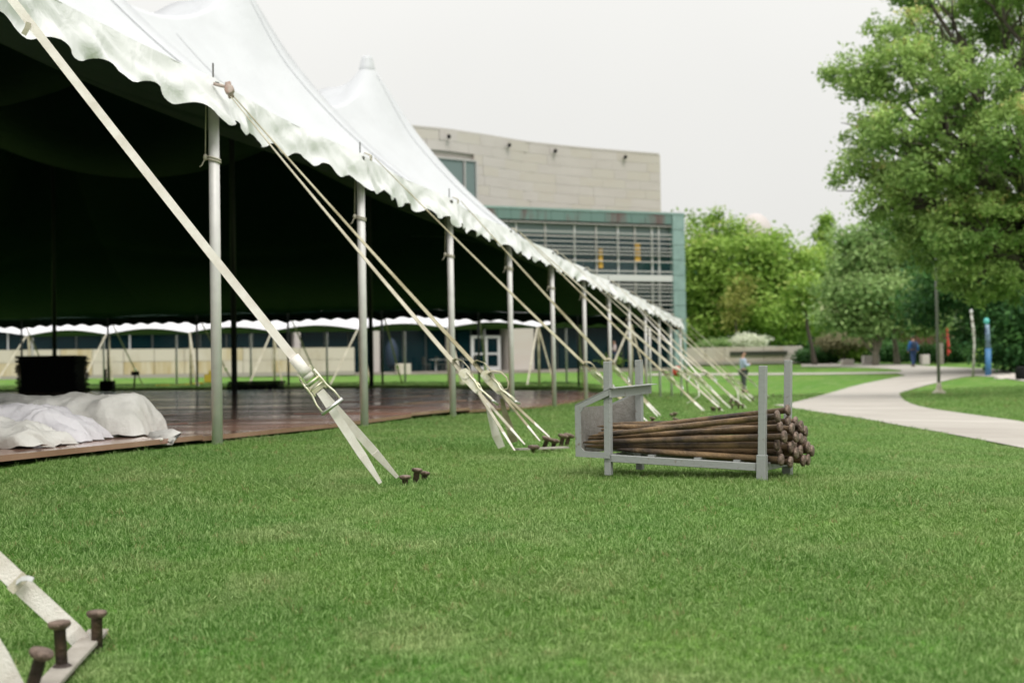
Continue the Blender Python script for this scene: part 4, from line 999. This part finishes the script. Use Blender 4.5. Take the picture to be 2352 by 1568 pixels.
# ------------------------------------------------------------------ trees
def leaves(name, blobs, mat_, parent, size, per, clump=.55, flat=.6, mixf=None):
    """blobs: (centre, (rx,ry,rz), n_clumps)"""
    V = []; T = []
    for (c, r, n) in blobs:
        r = np.array(r, float); dirs = rng.normal(size=(n, 3)); dirs /= np.linalg.norm(dirs, axis=1)[:, None]
        rad = rng.uniform(.25, 1, n)**.45; cc = np.array(c) + dirs*r*rad[:, None]
        ct = np.clip(.45 + .35*dirs[:, 2]*rad + rng.normal(0, .16, n), 0, 1)  # upper clumps tinted lighter: light from above put into the colour
        m_ = n*per; k = np.repeat(np.arange(n), per)
        off = rng.normal(size=(m_, 3))*np.array([clump, clump, clump*flat])*rng.uniform(.6, 1.2, n)[k][:, None]
        p = cc[k] + off
        nrm = rng.normal(size=(m_, 3))*.8 + np.array([0, 0, .7]) + (dirs[k]*.5); nrm /= np.linalg.norm(nrm, axis=1)[:, None]
        a = np.cross(nrm, rng.normal(size=(m_, 3))); a /= np.linalg.norm(a, axis=1)[:, None]; b = np.cross(nrm, a)
        s = size*rng.uniform(.6, 1.3, m_)[:, None]
        V.append(np.stack([p - a*s*.9, p + b*s*.45, p + a*s*.9 + nrm*s*.12, p - b*s*.45], 1).reshape(-1, 3))
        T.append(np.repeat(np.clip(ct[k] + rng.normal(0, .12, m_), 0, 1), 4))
    V = np.concatenate(V); T = np.concatenate(T)
    me = npmesh(name, V, np.arange(len(V)).reshape(-1, 4), mat_)
    at = me.attributes.new('tint', 'FLOAT', 'POINT'); at.data.foreach_set('value', T.astype(np.float32))
    return link(name, me, parent)
def limb(a, b, r0, r1, wob=.06, n=7):
    a = Vector(a); b = Vector(b); l = (b-a).length
    pts = [a.lerp(b, k/n) + Vector((random.uniform(-1, 1), random.uniform(-1, 1), random.uniform(-1, 1)))*l*wob*math.sin(math.pi*k/n) + Vector((0, 0, l*.07*math.sin(math.pi*k/n))) for k in range(n+1)]
    return pts, [r0+(r1-r0)*k/n for k in range(n+1)]
def tree(label, base, trunk_top, r, blobs, leafm, barkm, size, per, clump=.55, name='broadleaf_tree', group=None, extra=None, twigs=2, flat=.6):
    t = empty(name, base, label, 'tree', group)
    tr = MB(); p, rr = limb(base-Vector((0, 0, .2)), trunk_top, r, r*.6, .02); rr[0] *= 1.5; rr[1] *= 1.1; tr.tube(p, rr, 12)
    tr.build('trunk', barkm, t, True)
    lm = MB()
    for (c, rad, n) in blobs:
        c = Vector(c); s0 = Vector(trunk_top).lerp(Vector(base), random.uniform(0, .25)); p, rr = limb(s0, c, r*.42, r*.10); lm.tube(p, rr, 8)
        for _ in range(twigs):
            e = c + Vector([random.uniform(-.8, .8)*q for q in rad]); p2, r2 = limb(p[random.randint(3, 6)], e, r*.13, r*.03); lm.tube(p2, r2, 6)
    lm.build('limbs', barkm, t, True)
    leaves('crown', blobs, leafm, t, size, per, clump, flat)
    if extra: extra(t)
    return t
def B(x, y, D, rx, ry, n, rd=None): return (P(x, y, D)[:], (rx*D/FPX, (rd or rx)*D/FPX, ry*D/FPX), n)
D = 37
blobs = [B(2110, -20, D+1, 100, 60, 50), B(2290, -60, D, 140, 60, 80), B(2080, 90, D, 90, 70, 60), B(2180, 60, D+2, 100, 70, 70), B(2330, 40, D+1, 110, 80, 90), B(1990, 190, D, 75, 60, 45), B(2110, 190, D-1, 110, 70, 80), B(2250, 170, D-2, 120, 80, 100), B(2400, 180, D, 110, 90, 60),
 B(1960, 290, D+1, 70, 55, 36), B(2060, 290, D-2, 90, 60, 60), B(2190, 290, D+2, 110, 70, 85), B(2330, 300, D-3, 120, 80, 100), B(1950, 390, D, 60, 45, 30), B(2040, 400, D+1, 90, 50, 52), B(2160, 400, D-2, 110, 60, 85), B(2290, 420, D, 120, 80, 110), B(2420, 400, D-2, 100, 100, 60),
 B(2010, 480, D-1, 70, 38, 30), B(2110, 500, D+1, 100, 55, 70), B(2240, 520, D-2, 120, 70, 110), B(2360, 540, D, 110, 90, 90), B(2160, 590, D+1, 90, 50, 55), B(2280, 610, D-1, 100, 60, 80), B(2390, 650, D, 90, 80, 60)]
blobs += [B(2560, 120, D, 140, 120, 90), B(2600, 380, D-2, 140, 110, 90), B(2520, 300, D-6, 120, 90, 60), B(2650, 250, D+4, 160, 120, 80), B(2580, 560, D+2, 110, 80, 60), B(2450, -160, D, 200, 80, 90), B(2650, -60, D-4, 160, 120, 80), B(2760, 300, D, 150, 160, 80)]  # out-of-view part of the crown, added to shade the round lawn
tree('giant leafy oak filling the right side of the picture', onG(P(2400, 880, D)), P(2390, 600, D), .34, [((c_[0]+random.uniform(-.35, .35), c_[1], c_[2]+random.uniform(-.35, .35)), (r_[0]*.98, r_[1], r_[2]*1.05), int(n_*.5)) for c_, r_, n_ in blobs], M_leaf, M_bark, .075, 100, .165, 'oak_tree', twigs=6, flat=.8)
# hanging, shaded lower boughs of a nearer tree right
D = 70
blobs = [B(2200, 640, D, 90, 45, 60), B(2300, 690, D, 90, 50, 70), B(2140, 700, D+3, 70, 40, 36), B(2370, 720, D-2, 90, 60, 70), B(2330, 790, D-2, 70, 40, 50), B(2240, 760, D+4, 50, 30, 20), B(2390, 820, D, 70, 35, 36), B(2300, 590, D+2, 110, 60, 80), B(2170, 570, D+5, 90, 50, 60)]
tree('dark green tree with drooping lower boughs at the right edge', onG(P(2440, 850, D)), P(2430, 680, D), .3, blobs, M_leaf_d, M_bark, .17, 60, .55, 'broadleaf_tree')
# pale green maple with pale stems
D = 93
blobs = [B(1990, 600, D, 70, 40, 50), B(2070, 590, D+2, 80, 45, 60), B(1940, 660, D, 50, 35, 36), B(2020, 670, D-2, 80, 45, 60), B(2110, 660, D, 80, 45, 50), B(1925, 725, D, 45, 28, 30), B(2000, 735, D-1, 60, 30, 44), B(2090, 720, D, 70, 35, 44), B(2150, 740, D, 60, 25, 26), B(1970, 545, D, 45, 28, 24), B(2060, 525, D, 70, 35, 36)]
def st_(t):
    b0 = P(2013, 832, D)
    for (x, y, r) in ((1985, 745, .10), (2040, 750, .10), (2028, 700, .12), (1960, 760, .06)):
        p, rr = limb(b0+Vector((0, 0, .3 if x != 2028 else 0)), P(x, y, D), r, r*.6, .03); MB().tube(p, rr, 8).build('stem', M_bark_pale, t, True)
tree('pale green maple with forked grey stems beside the path', onG(P(2010, 832, D)), P(2012, 700, D), .17, blobs, M_leaf_p, M_bark_pale, .20, 60, .6, 'maple_tree', extra=st_)
D = 97
tree('small tree with whitish twisted stems behind the blue jacketed walker', onG(P(2060, 812, D)), P(2052, 745, D), .2, [B(2040, 715, D, 60, 30, 30), B(2110, 740, D+2, 50, 25, 24), B(2075, 690, D+1, 60, 30, 30)], M_leaf_b, M_bark_pale, .2, 50, .6, 'maple_tree')
# spring green row behind the memorial wall
row = [('bright green tree next to the copper pillar', 1640, 128, [B(1620, 590, 128, 55, 45, 50), B(1600, 680, 128, 40, 60, 50), B(1660, 660, 127, 60, 60, 70), B(1640, 745, 127, 60, 40, 50), B(1590, 560, 130, 30, 35, 20), B(1590, 770, 127, 35, 30, 22)], M_leaf_b),
 ('tall thin tree whose sparse top stands above its neighbours', 1650, 134, [B(1645, 500, 134, 42, 28, 7), B(1620, 540, 134, 40, 30, 9), B(1690, 540, 134, 40, 35, 24), B(1610, 500, 134, 25, 20, 7)], M_leaf_b),
 ('full spring green tree left of the dome', 1735, 125, [B(1730, 580, 125, 50, 40, 50), B(1710, 650, 125, 55, 50, 60), B(1770, 640, 126, 55, 60, 60), B(1730, 730, 124, 65, 45, 60), B(1780, 560, 128, 35, 25, 24)], M_leaf_b),
 ('spring green tree right of the dome', 1815, 128, [B(1820, 610, 128, 50, 40, 50), B(1810, 690, 128, 55, 50, 60), B(1850, 740, 126, 45, 40, 36), B(1790, 760, 126, 40, 30, 26)], M_leaf_b),
 ('dense tree between the dome and the pale maple', 1890, 132, [B(1880, 610, 132, 45, 40, 46), B(1910, 670, 132, 50, 50, 60), B(1880, 735, 131, 45, 40, 40), B(1930, 600, 134, 40, 30, 30)], M_leaf_b)]
for k, (lb, x, D, bl_, mm) in enumerate(row):
    tree(lb, onG(P(x, 825, D)), P(x, 700 if k != 1 else 560, D), .18, [(c_, r_, int(n_*.78)) for c_, r_, n_ in bl_], mm, M_bark, .25, 52, .75, 'broadleaf_tree', 'spring green trees behind the stone wall')
tree('bronze leaved tree glowing between the green ones behind the wall', onG(P(1690, 825, 121)), P(1690, 740, 121), .12, [B(1690, 690, 121, 34, 42, 15), B(1715, 650, 122, 24, 22, 6), B(1672, 740, 121, 18, 18, 5)], M_leaf_r, M_bark, .22, 34, .6, 'broadleaf_tree')
D = 104
tree('thin dark tree leaning left behind the end of the stone wall', onG(P(1872, 832, D)), P(1845, 700, D), .17, [B(1840, 660, D, 35, 25, 16), B(1870, 690, D, 35, 22, 14), B(1815, 700, D, 28, 18, 9)], M_leaf_b, M_bark, .22, 44, .6, 'broadleaf_tree')
tree('narrow conical tree rising above the far treetops', onG(P(1893, 820, 150)), P(1893, 560, 150), .2, [B(1893, 510, 150, 12, 20, 7), B(1893, 540, 150, 18, 20, 13), B(1893, 575, 150, 24, 22, 18), B(1895, 610, 150, 30, 25, 26)], M_leaf_b, M_bark, .27, 50, .5, 'conical_tree')
# woods behind
wd = []
for x in range(1560, 2560, 75): wd.append(B(x+random.uniform(-15, 15), 690+random.uniform(-25, 25), 165, 60, 75, 60)); wd.append(B(x, 790, 160, 55, 40, 30))
tw2 = leaves('far_woods', wd, M_leaf_d, None, .42, 40, 1.1); tag(tw2, 'dark mass of woodland closing the view behind the trees', 'woodland', kind='stuff')
# shrubs
def shrub(label, x, y, D, rx, ry, n, mm, size=.12, per=46, name='shrub'):
    b = onG(P(x, y+ry, D)); t = empty(name, b, label, 'shrub'); c = Vector(P(x, y, D))
    st_m = MB()
    for _ in range(5): p, r = limb(b-Vector((0, 0, .1)), c + Vector((random.uniform(-1, 1)*rx*D/FPX*.6, 0, random.uniform(-.3, .6)*ry*D/FPX)), .05, .015, n=4); st_m.tube(p, r, 6)
    st_m.build('stems', M_bark, t, True)
    leaves('foliage', [B(x, y, D, rx, ry, n), B(x-rx*.5, y+ry*.2, D, rx*.6, ry*.8, n//2), B(x+rx*.5, y+ry*.1, D, rx*.6, ry*.9, n//2)], mm, t, size, per, .3)
shrub('white blossoming shrub above the stone wall', 1718, 784, 116, 34, 13, 60, M_blos)
shrub('low pale shrub left of the white blossoms', 1640, 791, 116, 32, 8, 40, M_leaf_p)
shrub('wide pinkish pale shrub under the maple', 1935, 783, 106, 52, 15, 70, leafmat('pink_bud', (.20, .19, .10), (.36, .33, .20)))
shrub('dark clipped hedge right of the stone wall', 1880, 816, 108, 48, 15, 90, M_leaf_d)
shrub('green bush behind the stone blocks', 1975, 808, 107, 45, 16, 80, M_leaf_b)
shrub('dark bush between maple and walker', 2050, 808, 106, 50, 20, 90, M_leaf_d)
shrub('dark bush right of the walker', 2135, 812, 100, 42, 17, 80, M_leaf_d)
shrub('leafy bush behind the lamp post', 2195, 806, 96, 40, 22, 70, M_leaf_d)
shrub('leafy bush by the blue post', 2300, 815, 90, 45, 26, 80, M_leaf_b)
shrub('bush at the right edge behind the rocks', 2370, 825, 84, 45, 30, 80, M_leaf_d)
shrub('low green plants beside the person in pink', 1385, 828, 100, 34, 9, 50, M_leaf_b)
shrub('dark bush on the slope under the oak', 2230, 790, 104, 45, 24, 70, M_leaf_d)
# stones, brick wall, posts
bw_ = empty('brick_building', P(2175, 800, 112), 'low dark brown brick building among the trees', 'building')
p = P(2095, 752, 112); q = P(2262, 752, 112); MB().box(((p.x+q.x)/2, 114, p.z-1.2), (q.x-p.x, 4, 3.2)).build('wall', M_brick, bw_); MB().box(((p.x+q.x)/2, 114, p.z+.5), (q.x-p.x+.6, 4.6, .25)).build('roof', M_dark, bw_)
def block(x, y, D, w_, h_, lb, mm=M_stone2, nm='stone_block'):
    c = onG(P(x, y, D)); o = MB().box(c+Vector((0, 0, h_/2)), (w_, .6, h_)).build(nm, mm, None, bevel=.04); tag(o, lb, 'stone', 'stones by the path')
block(1946, 832, 98, .8, .4, 'low buff stone block nearest the maple stem')
block(2000, 833, 97, 1.1, .6, 'pale squared stone block left of the maple stem', M_stone)
block(2124, 831, 90, .5, .65, 'grey stone bin right of the walker', M_stone)
for q, (x, y, r) in enumerate(((2296, 852, .25), (2310, 853, .3), (2326, 855, .35), (2340, 858, .28), (2302, 856, .2))):
    c = onG(P(x, y, 62)); bm = bmesh.new(); bmesh.ops.create_icosphere(bm, subdivisions=2, radius=r)
    for v in bm.verts: v.co *= 1+.35*noise.noise(v.co*3+Vector((q, 0, 0))); v.co.z *= .6
    me = bpy.data.meshes.new('rock'); bm.to_mesh(me); bm.free(); me.materials.append(M_stone2); o = link('rock', me); o.location = c; tag(o, '%s rock of the small heap at the path edge' % ['leftmost', 'second', 'largest', 'rightmost', 'front'][q], 'rock', 'rocks at the path edge')
c = onG(P(2345, 862, 60)); b = empty('trash_can', c, 'dark trash can at the right edge of the picture', 'trash can'); MB().lathe([(.2, 0), (.22, .05), (.24, .42), (.22, .45)], 16, Matrix.Translation(c)).build('body', M_black, b, True); MB().lathe([(.23, .45), (.17, .53), (.08, .56)], 16, Matrix.Translation(c)).build('lid', M_black, b, True)
c = P(2157, 901, 41.5); b = empty('lamp_post', c, 'slim grey lamp post with a flared foot on the round lawn', 'lamp post')
MB().tube([c-Vector((0, 0, .1)), P(2150, 640, 41.5), P(2146, 480, 41.5)], [.05, .042, .04], 12).build('pole', mat('lamp_metal', (.25, .245, .24), .5, .4), b, True)
MB().lathe([(.20, -.05), (.19, .02), (.10, .08), (.07, .22), (.055, .30)], 16, Matrix.Translation(c)).build('foot', M_strap_mid, b, True)
MB().lathe([(.08, 0), (.25, .12), (.30, .45), (.22, .75), (.05, .85)], 16, Matrix.Translation(P(2146, 480, 41.5))).build('lantern', M_alu, b, True)
c = onG(P(2234, 838, 66)); b = empty('painted_pole', c, 'thin white mottled pole left of the blue post', 'pole'); MB().tube([c, P(2238, 790, 66), P(2236, 760, 66), P(2231, 720, 66)], [.065, .05, .07, .05], 12).build('shaft', mat('mottled_white', (.16, .15, .12), .8, col2=(.6, .6, .55), scale=3, stretch=(1, 1, 1.5)), b, True); MB().lathe([(.05, 0), (.085, .07), (.06, .16), (.02, .2)], 12, Matrix.Translation(P(2231, 720, 66))).build('finial', M_white, b, True)
c = onG(P(2269, 843, 66)); b = empty('emergency_post', c, 'blue post with a turquoise ball on top', 'post')
MB().tube([c, P(2270, 800, 66)], .14, 14).build('base', mat('bright_blue', (.05, .17, .36), .5), b, True); MB().tube([P(2270, 800, 66), P(2267, 745, 66)], [.12, .10], 14).build('shaft', mat('mottled_blue', (.02, .05, .10), .6, col2=(.35, .48, .6), scale=2.2), b, True)
MB().lathe([(.04, -.14), (.12, -.08), (.14, .03), (.10, .13), (.02, .17)], 14, Matrix.Translation(P(2266, 738, 66))).build('ball', mat('turquoise', (.10, .45, .42), .4), b, True)
c = onG(P(2178, 815, 90)); b = empty('red_banner', c, 'narrow leaning red sculpture among the trees', 'sculpture'); MB().add([P(2174, 752, 90), P(2176, 754, 90), P(2182, 812, 90), P(2177, 816, 90)] + [P(2174, 752, 90.5), P(2177, 754, 90.5), P(2184, 812, 90.5), P(2175, 816, 90.5)], [(0,1,2,3), (7,6,5,4), (0,4,5,1), (1,5,6,2), (2,6,7,3), (3,7,4,0)]).build('blade', mat('red_paint', (.50, .03, .02), .5), b); MB().box(c+Vector((-.4, .3, .6)), (.28, .4, 1.5)).build('stone_pier', M_concrete, b)

# ------------------------------------------------------------------ people
def skin(name, J, E, mat_, parent, sub=2, root=None):
    names = list(J); me = bpy.data.meshes.new(name); me.from_pydata([J[k][0] for k in names], [(names.index(a), names.index(b)) for a, b in E], []); me.materials.append(mat_)
    o = link(name, me, None); o.parent = parent; o.modifiers.new('skin', 'SKIN'); s_ = o.modifiers.new('sub', 'SUBSURF'); s_.levels = s_.render_levels = sub
    me.skin_vertices[0].data  # layer exists once the modifier is added
    for i, k in enumerate(names):
        r = J[k][1]; me.skin_vertices[0].data[i].radius = r if isinstance(r, tuple) else (r, r); me.skin_vertices[0].data[i].use_root = (k == (root or names[0]))
    o.modifiers['skin'].use_smooth_shade = True; return o
M_skin = mat('skin', (.42, .24, .17), .55); M_hair = mat('dark_hair', (.012, .010, .009), .6)
def person(label, base, yaw, top, legs, shirt_m, trouser_m, arms='hold', step=0.0, H=1.75, sleeve_all=True, pack=None, hat=None):
    s = H/1.75
    ro = empty('person', base, label, 'person'); ro.rotation_euler = (0, 0, yaw); ro.scale = (s, s, s)
    J = {'pelvis': ((0, 0, .95), (.15, .11)), 'waist': ((0, 0, 1.08), (.14, .105)), 'chest': ((0, .0, 1.30), (.165, .12)), 'neck0': ((0, -.01, 1.44), (.085, .075)), 'neck': ((0, .0, 1.51), .055), 'head0': ((0, .02, 1.57), (.068, .078)), 'head': ((0, .025, 1.66), (.078, .095)), 'crown': ((0, .01, 1.73), (.06, .075))}
    E = [('pelvis', 'waist'), ('waist', 'chest'), ('chest', 'neck0'), ('neck0', 'neck'), ('neck', 'head0'), ('head0', 'head'), ('head', 'crown')]
    for sd_, nm_ in ((-1, 'l'), (1, 'r')):
        fw = step*sd_
        J['hip'+nm_] = ((sd_*.085, 0, .90), (.095, .10)); J['knee'+nm_] = ((sd_*.10, fw*.5+.02, .50), .06); J['ank'+nm_] = ((sd_*.10, fw, .09), .042); J['toe'+nm_] = ((sd_*.11, fw+.16, .04), (.045, .03))
        E += [('pelvis', 'hip'+nm_), ('hip'+nm_, 'knee'+nm_), ('knee'+nm_, 'ank'+nm_), ('ank'+nm_, 'toe'+nm_)]
        J['sh'+nm_] = ((sd_*.18, 0, 1.40), .058)
        if arms == 'hold': J['el'+nm_] = ((sd_*.24, .02, 1.13), .045); J['wr'+nm_] = ((sd_*.09, .27, 1.20), .032); J['ha'+nm_] = ((sd_*.05, .34, 1.24), (.03, .022))
        else: J['el'+nm_] = ((sd_*.25, -.04+fw*-.3, 1.13), .045); J['wr'+nm_] = ((sd_*.25, .06-fw*.5, .90), .032); J['ha'+nm_] = ((sd_*.25, .09-fw*.5, .82), (.03, .025))
        E += [('chest', 'sh'+nm_), ('sh'+nm_, 'el'+nm_), ('el'+nm_, 'wr'+nm_), ('wr'+nm_, 'ha'+nm_)]
    skin('body', J, E, M_skin, ro)
    def grow(ks, g): return {k: (J[k][0], tuple(x+g for x in (J[k][1] if isinstance(J[k][1], tuple) else (J[k][1],)*2))) for k in ks}
    ks = ['pelvis', 'waist', 'chest', 'neck0'] + [a+b for a in ('sh', 'el', 'wr') for b in 'lr']; skin('shirt', grow(ks, .018), [e for e in E if e[0] in ks and e[1] in ks], shirt_m, ro)
    ks = ['pelvis'] + [a+b for a in ('hip', 'knee', 'ank') for b in 'lr']; skin('trousers', grow(ks, .02), [e for e in E if e[0] in ks and e[1] in ks], trouser_m, ro)
    skin('hair', {'a': ((0, -.03, 1.60), (.07, .07)), 'b': ((0, -.02, 1.70), (.086, .092)), 'c': ((0, .0, 1.755), (.065, .08))}, [('a', 'b'), ('b', 'c')], M_hair, ro)
    for nm_, x in (('nose', 0),): 
        o = MB().tube([(0, .105, 1.67), (0, .135, 1.635), (0, .11, 1.625)], [.008, .014, .008], 6).mesh('nose', M_skin, True); q = bpy.data.objects.new('nose', o); C.objects.link(q); q.parent = ro
    for x in (-.105, .105):
        me = MB().box((x, -.01 + step*(1 if x > 0 else -1) + .06, .035), (.09, .27, .07)).mesh('shoe', M_black); q = bpy.data.objects.new('shoe', me); C.objects.link(q); q.parent = ro
    if pack:
        me = MB().lathe([(.12, -.22), (.155, -.18), (.165, .05), (.14, .20), (.06, .25)], 14, Matrix.Translation((0, -.20, 1.22)) @ Matrix.Scale(.8, 4, (0, 1, 0))).mesh('backpack', pack, True); q = bpy.data.objects.new('backpack', me); C.objects.link(q); q.parent = ro
    return ro
pb_ = P(1708, 905, 65.5); b = onG(pb_); person('person in a light blue shirt and grey trousers looking at a phone on the lawn', b, R_(-78), None, None, mat('light_blue_shirt', (.34, .40, .52), .8), mat('grey_trousers', (.05, .057, .057), .8), 'hold', H=1.9)
ph = MB().box((0, 0, 0), (.075, .012, .15)).mesh('phone', M_black); q = bpy.data.objects.new('phone', ph); C.objects.link(q); q.rotation_euler = (R_(-40), 0, R_(-78)); q.location = b + Matrix.Rotation(R_(-78), 3, 'Z') @ Vector((0, .37, 1.29)); tag(q, 'dark phone held up by the person in the light blue shirt', 'phone')
b = onG(hit(2098, 842.5)); person('person in a blue jacket with a dark backpack walking away on the path', b, R_(8), None, None, mat('royal_blue_jacket', (.015, .10, .30), .7), mat('dark_jeans', (.012, .035, .10), .8), 'walk', .16, H=1.78*b.y/84*1.02, pack=mat('navy_pack', (.008, .02, .05), .7))
b = onG(P(1412, 837, 99)); b.z = P(1412, 838, 99).z; person('person in a pinkish white top and dark trousers near the glass doors', b, R_(100), None, None, mat('pinkish_top', (.58, .48, .47), .8), mat('navy_trousers', (.01, .03, .08), .8), 'hold', .08, H=1.7)

# ------------------------------------------------------------------ grass
def tuft(seed, nb, h, spread):
    r = np.random.default_rng(seed); V = []; F = []; T = []
    for i in range(nb):
        a = r.uniform(0, 6.283); rad = spread*math.sqrt(r.uniform()); bx, by = rad*math.cos(a), rad*math.sin(a)
        dr = r.uniform(0, 6.283); ln = h*r.uniform(.55, 1.15); bend = r.uniform(.05, .75)*ln; wd = r.uniform(.0009, .0019)
        dx, dy = math.cos(dr), math.sin(dr); px_, py_ = -dy*wd, dx*wd; t = r.uniform(); b = len(V)
        for k, (f_, ww) in enumerate(((0, 1), (.5, .85), (1, 0))):
            ox = bx + dx*bend*f_**1.8; oy = by + dy*bend*f_**1.8; z = ln*(f_ - .22*f_*f_)
            if ww: V += [(ox-px_*ww, oy-py_*ww, z), (ox+px_*ww, oy+py_*ww, z)]; T += [max(0, t-.45*(1-f_))]*2  # tint drops toward the root: shade between blades painted in
            else: V.append((ox, oy, z)); T.append(t)
        F += [(b, b+1, b+3, b+2), (b+2, b+3, b+4)]
    me = bpy.data.meshes.new('tuft'); me.from_pydata(V, [], F); me.materials.append(M_blade); at = me.attributes.new('tint', 'FLOAT', 'POINT'); at.data.foreach_set('value', T); me.update(); return me
tcol = bpy.data.collections.new('grass_tufts')
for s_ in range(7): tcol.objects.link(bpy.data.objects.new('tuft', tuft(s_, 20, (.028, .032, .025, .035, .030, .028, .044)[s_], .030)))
for s_ in range(5): tcol.objects.link(bpy.data.objects.new('tuft', tuft(20+s_, 12, (.024, .026, .040, .028, .022)[s_], .034)))
tp_ = []; sc_ = []
def zone(y0, y1, dens, sc, marg=1.0, half=.375):
    A_ = half*(y1*y1-y0*y0) + 2*marg*(y1-y0); n = int(A_*dens)
    y = rng.uniform(y0, y1, n*2); x = rng.uniform(-1, 1, n*2)*(half*y1+marg); k = np.abs(x) < half*y+marg; x = x[k]; y = y[k]
    n = min(len(x), n); x = x[:n]; y = y[:n]
    t = ux*x+uy*y; o = -uy*x+ux*y
    k = ~((o > 3.72) & (t > 1.1) & (t < 33.2)) & ~inside(x, y, path_poly)
    x = x[k]; y = y[k]; z = Gn(x, y)
    nn = np.array([noise.noise(Vector((a*1.1, b*1.1, 3))) + .6*noise.noise(Vector((a*4, b*4, 9))) for a, b in zip(x, y)])
    tp_.append(np.stack([x, y, z-.004], -1)); sc_.append(sc*(1+.26*nn)*rng.uniform(.75, 1.25, len(x)))
zone(2.2, 4.5, 5200, .74, .7); zone(4.5, 8, 3800, .76, .9); zone(8, 14, 1300, .85, 1.2); zone(14, 26, 300, 1.25, 1.5); zone(26, 50, 45, 2.2, 2)
pts = np.concatenate(tp_); scl = np.concatenate(sc_); n = len(pts)
me = bpy.data.meshes.new('lawn_grass'); me.vertices.add(n); me.vertices.foreach_set('co', pts.astype(np.float32).ravel())
at = me.attributes.new('scl', 'FLOAT', 'POINT'); at.data.foreach_set('value', scl.astype(np.float32))
rot = np.zeros((n, 3), np.float32)
fl = np.array([noise.noise(Vector((a*.9, b*.9, 30))) for a, b in pts[:, :2]]); fl2 = np.array([noise.noise(Vector((a*.9, b*.9, 60))) for a, b in pts[:, :2]])
rot[:, 0] = fl*.7 + rng.normal(0, .3, n); rot[:, 1] = fl2*.7 + rng.normal(0, .3, n); rot[:, 2] = rng.uniform(0, 6.28, n)
at = me.attributes.new('rot', 'FLOAT_VECTOR', 'POINT'); at.data.foreach_set('vector', rot.ravel())
me.update(); go = link('lawn_grass', me); tag(go, 'short green lawn grass around the tent and rack', 'grass', kind='stuff')
ng = bpy.data.node_groups.new('grass', 'GeometryNodeTree'); ng.interface.new_socket('Geometry', in_out='INPUT', socket_type='NodeSocketGeometry'); ng.interface.new_socket('Geometry', in_out='OUTPUT', socket_type='NodeSocketGeometry')
gn = ng.nodes; gl_ = ng.links; gi = gn.new('NodeGroupInput'); go_ = gn.new('NodeGroupOutput')
ip = gn.new('GeometryNodeInstanceOnPoints'); ci = gn.new('GeometryNodeCollectionInfo'); ci.inputs['Collection'].default_value = tcol; ci.inputs['Separate Children'].default_value = True; ci.inputs['Reset Children'].default_value = True
ip.inputs['Pick Instance'].default_value = True
na = gn.new('GeometryNodeInputNamedAttribute'); na.data_type = 'FLOAT'; na.inputs['Name'].default_value = 'scl'
nr_ = gn.new('GeometryNodeInputNamedAttribute'); nr_.data_type = 'FLOAT_VECTOR'; nr_.inputs['Name'].default_value = 'rot'
er = gn.new('FunctionNodeEulerToRotation')
gl_.new(gi.outputs[0], ip.inputs['Points']); gl_.new(ci.outputs[0], ip.inputs['Instance']); gl_.new(na.outputs['Attribute'], ip.inputs['Scale']); gl_.new(nr_.outputs['Attribute'], er.inputs[0]); gl_.new(er.outputs[0], ip.inputs['Rotation']); gl_.new(ip.outputs[0], go_.inputs[0])
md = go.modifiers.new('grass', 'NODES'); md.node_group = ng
print('grass tufts', n)
